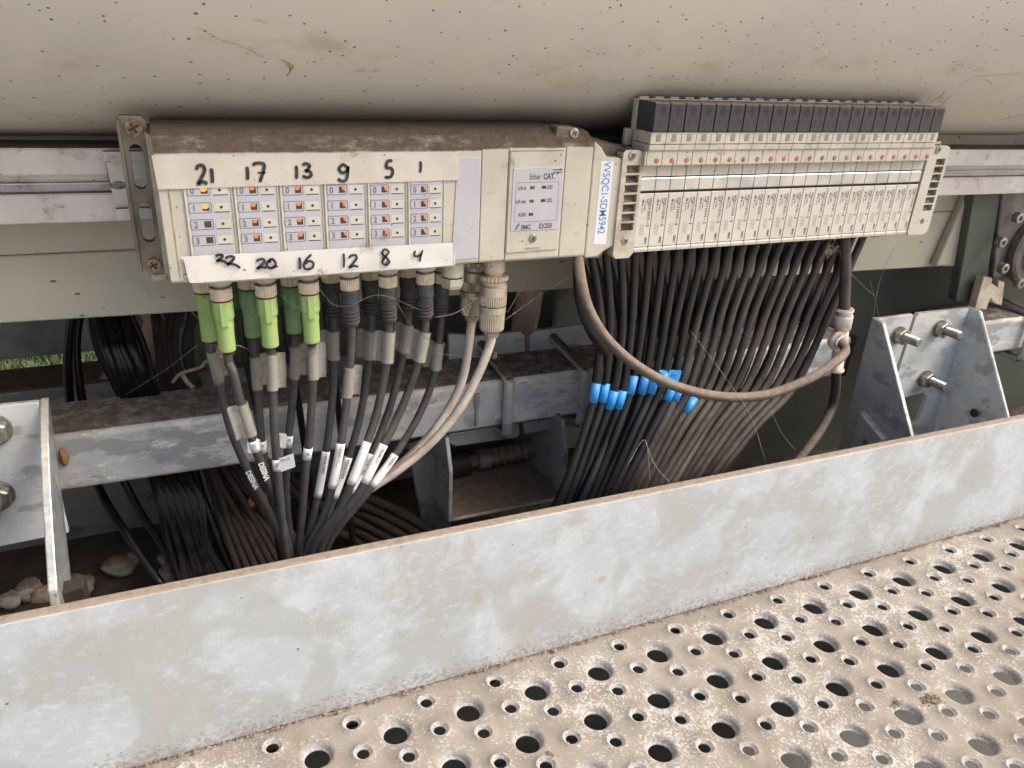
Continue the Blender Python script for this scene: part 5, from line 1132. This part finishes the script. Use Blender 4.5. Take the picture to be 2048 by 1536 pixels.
# the right gusset leans outwards a little
bm = bmesh.new(); prf = [(62, zc), (50, zc - 1), (-5, -293), (-40, -372), (62, -372)]
vs = [bm.verts.new((xD + (0 if p[0] > 60 else 4), p[0], p[1])) for p in prf] + [bm.verts.new((xD + (0 if p[0] > 60 else 4) + 3.6, p[0], p[1])) for p in prf]
bm.faces.new(vs[:5]); bm.faces.new(vs[5:][::-1])
for i in range(5): bm.faces.new((vs[i], vs[5 + i], vs[5 + (i + 1) % 5], vs[(i + 1) % 5]))
bmesh.ops.recalc_face_normals(bm, faces=bm.faces[:]); bmesh.ops.bevel(bm, geom=bm.edges[:], offset=0.7, segments=2, affect='EDGES')
q = MB(); q.addbm(bm, False); q.build('gusset', M['galv'], rb)
for (x, z, u, v) in ((583, -228.5, 0, 0), (634.5, -227.5, 0, 0), (634.5, -278, 0, 0)): hexbolt(rb, x, 58, z, 23, 4.1, (-0.0, -1, 0.03))
q = MB(); q.lathe([(4.2, 0), (4.2, 0.6)], (xD - 0.1, 22, -303), (-1, 0, 0), 20); q.build('bolt_hole', M['seal'], rb)
q = MB(); q.prism([(44, -292), (14, -305), (14, -372), (44, -372)], 'x', xA - 10, xA - 2.2, 1.2, 3); q.build('boss_block', M['galv'], rb)
q = MB(); q.lathe([(2.6, 0), (2.6, 0.8), (1.4, 0.8), (1.4, 0.3)], (xA - 10.2, 29, -316), (-1, 0, 0), 16); q.build('rivet', M['steel'], rb)
q = rock((648, 8, -330), 20, 16, 9, 2.2, 3, 0.4); tag(q.build('rust_lump', M['rusty'], loc=(648, 8, -336)), 'brown rusty round lump lying inside the right bracket', 'debris lump')

# right edge: post, flange, casting
po = [P(1942, 380, 78), P(1995, 378, 78), P(1958, 610, 78), P(1905, 600, 78)]
q = MB(); q.prism([(p[0], p[2]) for p in po], 'y', 74, 84, 1.2, 2); tag(q.build('support_post', M['grn'], loc=(po[3][0], 79, po[3][2])), 'olive painted upright post left of the round flange', 'post')
fl = thing('bearing_flange', P(2075, 500, 70), 'round machined flange with socket bolts at the right edge', 'flange'); cf = P(2078, 500, 66)
q = MB(); q.prism([(P(1998, 385, 72)[0], -90), (P(2200, 385, 72)[0], -90), (P(2200, 560, 72)[0], -205), (P(1985, 560, 72)[0], -190)], 'y', 72, 78, 1.5, 2); q.build('back_casting', M['flangem'], fl)
q = MB(); q.lathe([(33, 0), (36, 1.5), (36, 8)], (cf[0], 63, cf[2]), (0, 1, 0), 56); q.build('collar_plate', M['flangem'], fl)
q = MB(); q.lathe([(19, -2), (23.5, -2.4), (24.5, -1), (24.5, 4)], (cf[0], 63, cf[2]), (0, 1, 0), 56, True); q.build('bore_ring', M['steel'], fl)
q = MB(); q.lathe([(18.5, -2.6), (18.5, 0)], (cf[0], 63, cf[2]), (0, 1, 0), 40); q.build('bore', M['seal'], fl)
for (u, v) in ((2008, 486), (2012, 538), (2042, 437), (2044, 568)):
    c = P(u, v, 60); q = MB(); q.lathe([(3.4, 0), (4.9, 0.4), (4.9, 6)], (c[0], 60, c[2]), (0, 1, 0), 24); s = q.build('socket_bolt', M['steel'], fl)
    q = MB(); q.lathe([(2.4, 0), (2.4, 0.2)], (c[0], 59.8, c[2]), (0, 1, 0), 6); q.build('hex_recess', M['seal'], s)
ky = [(1968, 552), (1985, 555), (1984, 566), (1996, 574), (1998, 560), (2010, 564), (2004, 612), (1988, 606), (1982, 596), (1972, 620), (1950, 618)]
po = [P(u, v, 62) for u, v in ky]; q = MB(); q.prism([(p[0], p[2]) for p in po], 'y', 62, 70, 0.8, 2); tag(q.build('forked_lug', M['cream_dirty'], loc=po[-1]), 'worn pale forked lug above the short right beam', 'lug')

# ================================================================== BACKGROUND HOSES
def hose(name, pts, r, mat, lab, cat='hose', grp=None, extend=True):
    q = MB(); q.tube([P(*p) for p in pts], r, 10, 6); tag(q.build(name, mat, loc=P(*pts[0])), lab, cat, grp)
hose('loose_hose', [(150, 600, 150), (138, 680, 150), (136, 760, 150), (150, 850, 150), (190, 960, 140), (240, 1050, 110), (330, 1180, 70)], 2.9, M['cableb'], 'left one of two separate glossy black hoses near the left bracket', 'hose', 'two loose black hoses')
hose('loose_hose', [(165, 600, 165), (153, 680, 160), (158, 760, 155), (178, 840, 150), (236, 940, 150), (290, 1040, 130), (370, 1160, 90)], 2.8, M['cableb'], 'right one of two separate glossy black hoses near the left bracket', 'hose', 'two loose black hoses')
rr = random.Random(21)
for i in range(19):
    s = i / 18; a = rr.uniform(-11, 11)
    hose('bundled_hose', [(180 + 62 * s, 590, 170), (200 + 75 * s + a, 690, 165 - 25 * (i % 3)), (240 + 75 * s, 790, 155 - 20 * (i % 3)), (290 + 75 * s + a, 900, 140), (318 + 90 * s, 1000, 130), (345 + 85 * s + a, 1090, 105), (365 + 115 * s, 1180, 70)], 2.7 + (i % 3) * 0.25, M['cableb'], '%s hose from the left in the black bundle left of the green plugs' % ORD[i], 'hose', 'black hose bundle on the left')
for i in range(10):
    s = i / 9; a = rr.uniform(-16, 16)
    hose('bundled_hose', [(305 + 100 * s, 600, 190), (308 + 75 * s + a, 690, 175), (330 + 70 * s, 780, 165), (390 + 55 * s, 890, 150), (415 + 85 * s + a * 0.5, 960, 140 - 14 * (i % 2)), (445 + 125 * s, 1050, 115), (478 + 160 * s, 1140, 80)], 2.6, M['tubebr'], '%s hose from the left in the brown bundle behind the green plugs' % ORD[i], 'hose', 'brown hose bundle on the left')
for i in range(6):
    s = i / 5
    hose('floor_hose', [(560 + 40 * s, 950, 150), (640 + 30 * s, 1040 - 60 * s, 125 + 10 * (i % 2)), (720 + 40 * s, 1085 - 80 * s, 100), (800 + 60 * s, 1135 - 75 * s, 70), (900 + 60 * s, 1200 - 60 * s, 40)], 3.4, M['tubebr'], '%s brown hose from the front lying on the floor right of the cable knot' % ORD[i], 'hose', 'brown hoses lying on the floor')
def conduit(pts, r, lab):
    c = catmull([P(*p) for p in pts], 12); q = MB(); q.tube(c, r, 16, 0, rf=lambda t: 1 + 0.11 * math.sin(t * len(c) * math.pi * 0.9)); tag(q.build('corrugated_conduit', M['conduit'], loc=P(*pts[-1])), lab, 'conduit', 'corrugated conduits')
conduit([(300, 600, 210), (320, 640, 210), (300, 700, 215), (240, 750, 220), (205, 830, 225)], 11, 'ribbed pinkish conduit showing beside the black hose bundle')
conduit([(1058, 560, 170), (1058, 600, 170), (1050, 640, 170), (1045, 700, 175)], 11, 'ribbed pinkish conduit showing between the power connectors and the hoses')
a = P(1130, 600, 200); q = MB(); q.box(a[0] - 10, a[0] + 60, 195, 205, -320, -140, 2, 2); tag(q.build('steel_post', M['galvdark'], loc=(a[0] + 20, 200, -320)), 'grey post glimpsed behind the hoses right of the ribbed conduit', 'post')
# leaf
a = P(522, 1012, 120); q = MB(); nn = 8
for i in range(nn + 1):
    t_ = i / nn
    for j in range(5):
        s = (j - 2) / 2 * math.sin(math.pi * (0.08 + 0.9 * t_)) * 7
        q.v.append((a[0] - 12 + 24 * t_, a[1] + abs(s) * 0.5, a[2] + s + 4 * math.sin(t_ * 3)))
for i in range(nn):
    for j in range(4): k = i * 5 + j; q.f.append((k, k + 1, k + 6, k + 5)); q.sm.append(True)
tag(q.build('dead_leaf', M['leaf'], loc=a), 'curled orange dead leaf behind the cable bundle', 'leaf')
# twig
q = MB(); q.tube([P(345, 765, 120), P(362, 747, 118), P(400, 735, 116), P(415, 722, 116), P(470, 705, 118)], 1.2, 8, 5); q.tube([P(365, 750, 118), P(378, 768, 116), P(388, 776, 114)], 1.6, 8, 4)
tag(q.build('twig', M['straw'], loc=P(362, 747, 118)), 'pale forked twig lying on the hoses left of the green plugs', 'twig')

# ================================================================== WEBS AND DIRT
rr = random.Random(77)
def web(pts, lab, r=0.12, droop=0.0):
    q = MB()
    for seg in pts:
        pp = [P(*p) for p in seg]; q.tube(pp, r, 5, 6)
    tag(q.build('cobweb', M['web'], loc=P(*pts[0][0])), lab, 'cobweb', 'cobweb threads')
web([[(868, 635, 8), (905, 628, 4), (930, 615, 2), (955, 595, 0)], [(925, 618, 2), (933, 630, 2), (942, 610, 1)]], 'dusty fluffy cobweb between the black plugs and the beige connector', 0.15)
web([[(1010, 640, 10), (1080, 590, 20), (1160, 540, 10)], [(1015, 625, 10), (1050, 565, 20)]], 'thin cobweb threads right of the beige connector', 0.1)
web([[(1380, 660, -10), (1440, 740, -34), (1500, 830, -34), (1532, 925, -40)], [(1535, 800, -30), (1560, 860, -20), (1590, 900, -20)]], 'long cobweb thread crossing the air hoses', 0.1)
web([[(1740, 560, 100), (1750, 600, 90), (1760, 640, 70)], [(1700, 545, 60), (1735, 580, 80), (1748, 590, 90)], [(1790, 490, 80), (1760, 560, 90), (1745, 640, 80)]], 'cobweb threads hanging above the right bracket', 0.14)
web([[(640, 580, 2), (668, 610, 4), (700, 612, 2)], [(560, 590, 4), (600, 615, 6), (640, 600, 4)], [(700, 612, 0), (760, 590, 2), (840, 620, 4)], [(790, 600, 2), (830, 660, 0), (870, 700, 6)], [(860, 705, 6), (920, 712, 20), (985, 716, 20)]], 'fine cobweb threads strung between the sensor plugs', 0.05)
web([[(350, 560, 20), (372, 610, 40), (420, 660, 30)], [(345, 565, 30), (365, 590, 60), (380, 620, 60)], [(280, 560, 30), (300, 590, 88), (330, 640, 88)]], 'cobweb threads under the lower left corner of the input module', 0.12)
web([[(395, 690, 20), (330, 740, 90), (250, 790, 110)], [(420, 690, 20), (470, 690, 10), (500, 700, 20)]], 'cobweb threads between the green plugs and the beam', 0.12)
web([[(1255, 930, -30), (1290, 880, -20), (1300, 960, -30)], [(1290, 880, -20), (1310, 930, -40), (1340, 965, -50)]], 'cobweb over the black hoses near the kick plate', 0.12)
def PH(u, v):
    best = None
    for k in range(len(arc) - 1):
        for f in (0, 0.25, 0.5, 0.75):
            y = arc[k][0] + (arc[k + 1][0] - arc[k][0]) * f; z = arc[k][1] + (arc[k + 1][1] - arc[k][1]) * f
            p = P(u, v, y); e = abs(p[2] - z)
            if best is None or e < best[0]: best = (e, (p[0], y - 0.25, z - 0.25))
    return best[1]
def hullmark(segs, r_, mat, lab):
    q = MB()
    for sg in segs: q.tube([PH(*p) for p in sg], r_, 5, 5)
    tag(q.build('cobweb', mat, loc=PH(*segs[0][0])), lab, 'cobweb', 'cobweb threads')
hullmark([[(395, 55), (440, 78), (480, 88), (515, 105)], [(498, 92), (512, 108), (528, 112)]], 0.10, M['straw'], 'faint cobweb strand on the hull high above the input module')
hullmark([[(562, 121), (585, 127), (582, 138), (574, 150)], [(576, 124), (580, 140)]], 0.28, M['straw'], 'small bent dry stalk stuck on the hull above the input module')
hullmark([[(1925, 165), (1960, 150), (2000, 148), (2048, 146)], [(1960, 150), (1985, 168), (1975, 158)]], 0.10, M['straw'], 'dark cobweb strand on the hull at the right edge')
hullmark([[(1860, 205), (1875, 195), (1893, 180)], [(1880, 200), (1888, 180)], [(1872, 220), (1900, 190)]], 0.12, M['straw'], 'short cobweb strands on the hull above the last valves')
hullmark([[(1995, 240), (2020, 235), (2048, 228)]], 0.12, M['straw'], 'cobweb strand on the hull right of the valves')
def fuzz(c, n, rad, lab, seed):
    rq = random.Random(seed); q = MB()
    for i in range(n):
        p = Vector(c) + Vector((rq.gauss(0, rad), rq.uniform(-0.6, 0.2), rq.gauss(0, rad * 0.6))); d = Vector((rq.gauss(0, 1), rq.gauss(0, 0.3), rq.gauss(0, 1))).normalized() * rad * 0.8
        q.tube([p - d * 0.7, p + Vector((rq.gauss(0, .5), -0.2, rq.gauss(0, .5))), p + d * 0.7], 0.07, 4, 3)
    tag(q.build('lint', M['straw'], loc=c), lab, kind='stuff')
fuzz(P(642, 548, -2.5), 26, 2.0, 'clump of brown lint under the lower tape near the 16', 1)
fuzz(P(735, 492, -1.8), 22, 2.2, 'brown lint on the lower tape left of the 8', 2)
fuzz(P(705, 303, -1.6), 24, 3.0, 'lint along the top edge of the upper tape', 3)
fuzz(P(1020, 325, -1.3), 20, 3.0, 'lint on the communication unit corner', 4)
fuzz(P(855, 395, -1.5), 12, 2.0, 'lint beside the last column of lights', 5)
fuzz(P(770, 470, -1.5), 18, 2.2, 'lint over the lowest light of the fifth column', 6)
fuzz(P(1005, 540, 8), 20, 2.5, 'lint on the neck of the front beige connector', 7)
fuzz(P(985, 712, 8), 16, 1.6, 'lint at the cable exit of the beige connector', 8)
fuzz(P(1660, 503, -2), 40, 4.0, 'lint under the right end of the valves', 9)
for o in list(bpy.data.objects):
    for k in ('_b', '_k'):
        if k in o.keys(): del o[k]
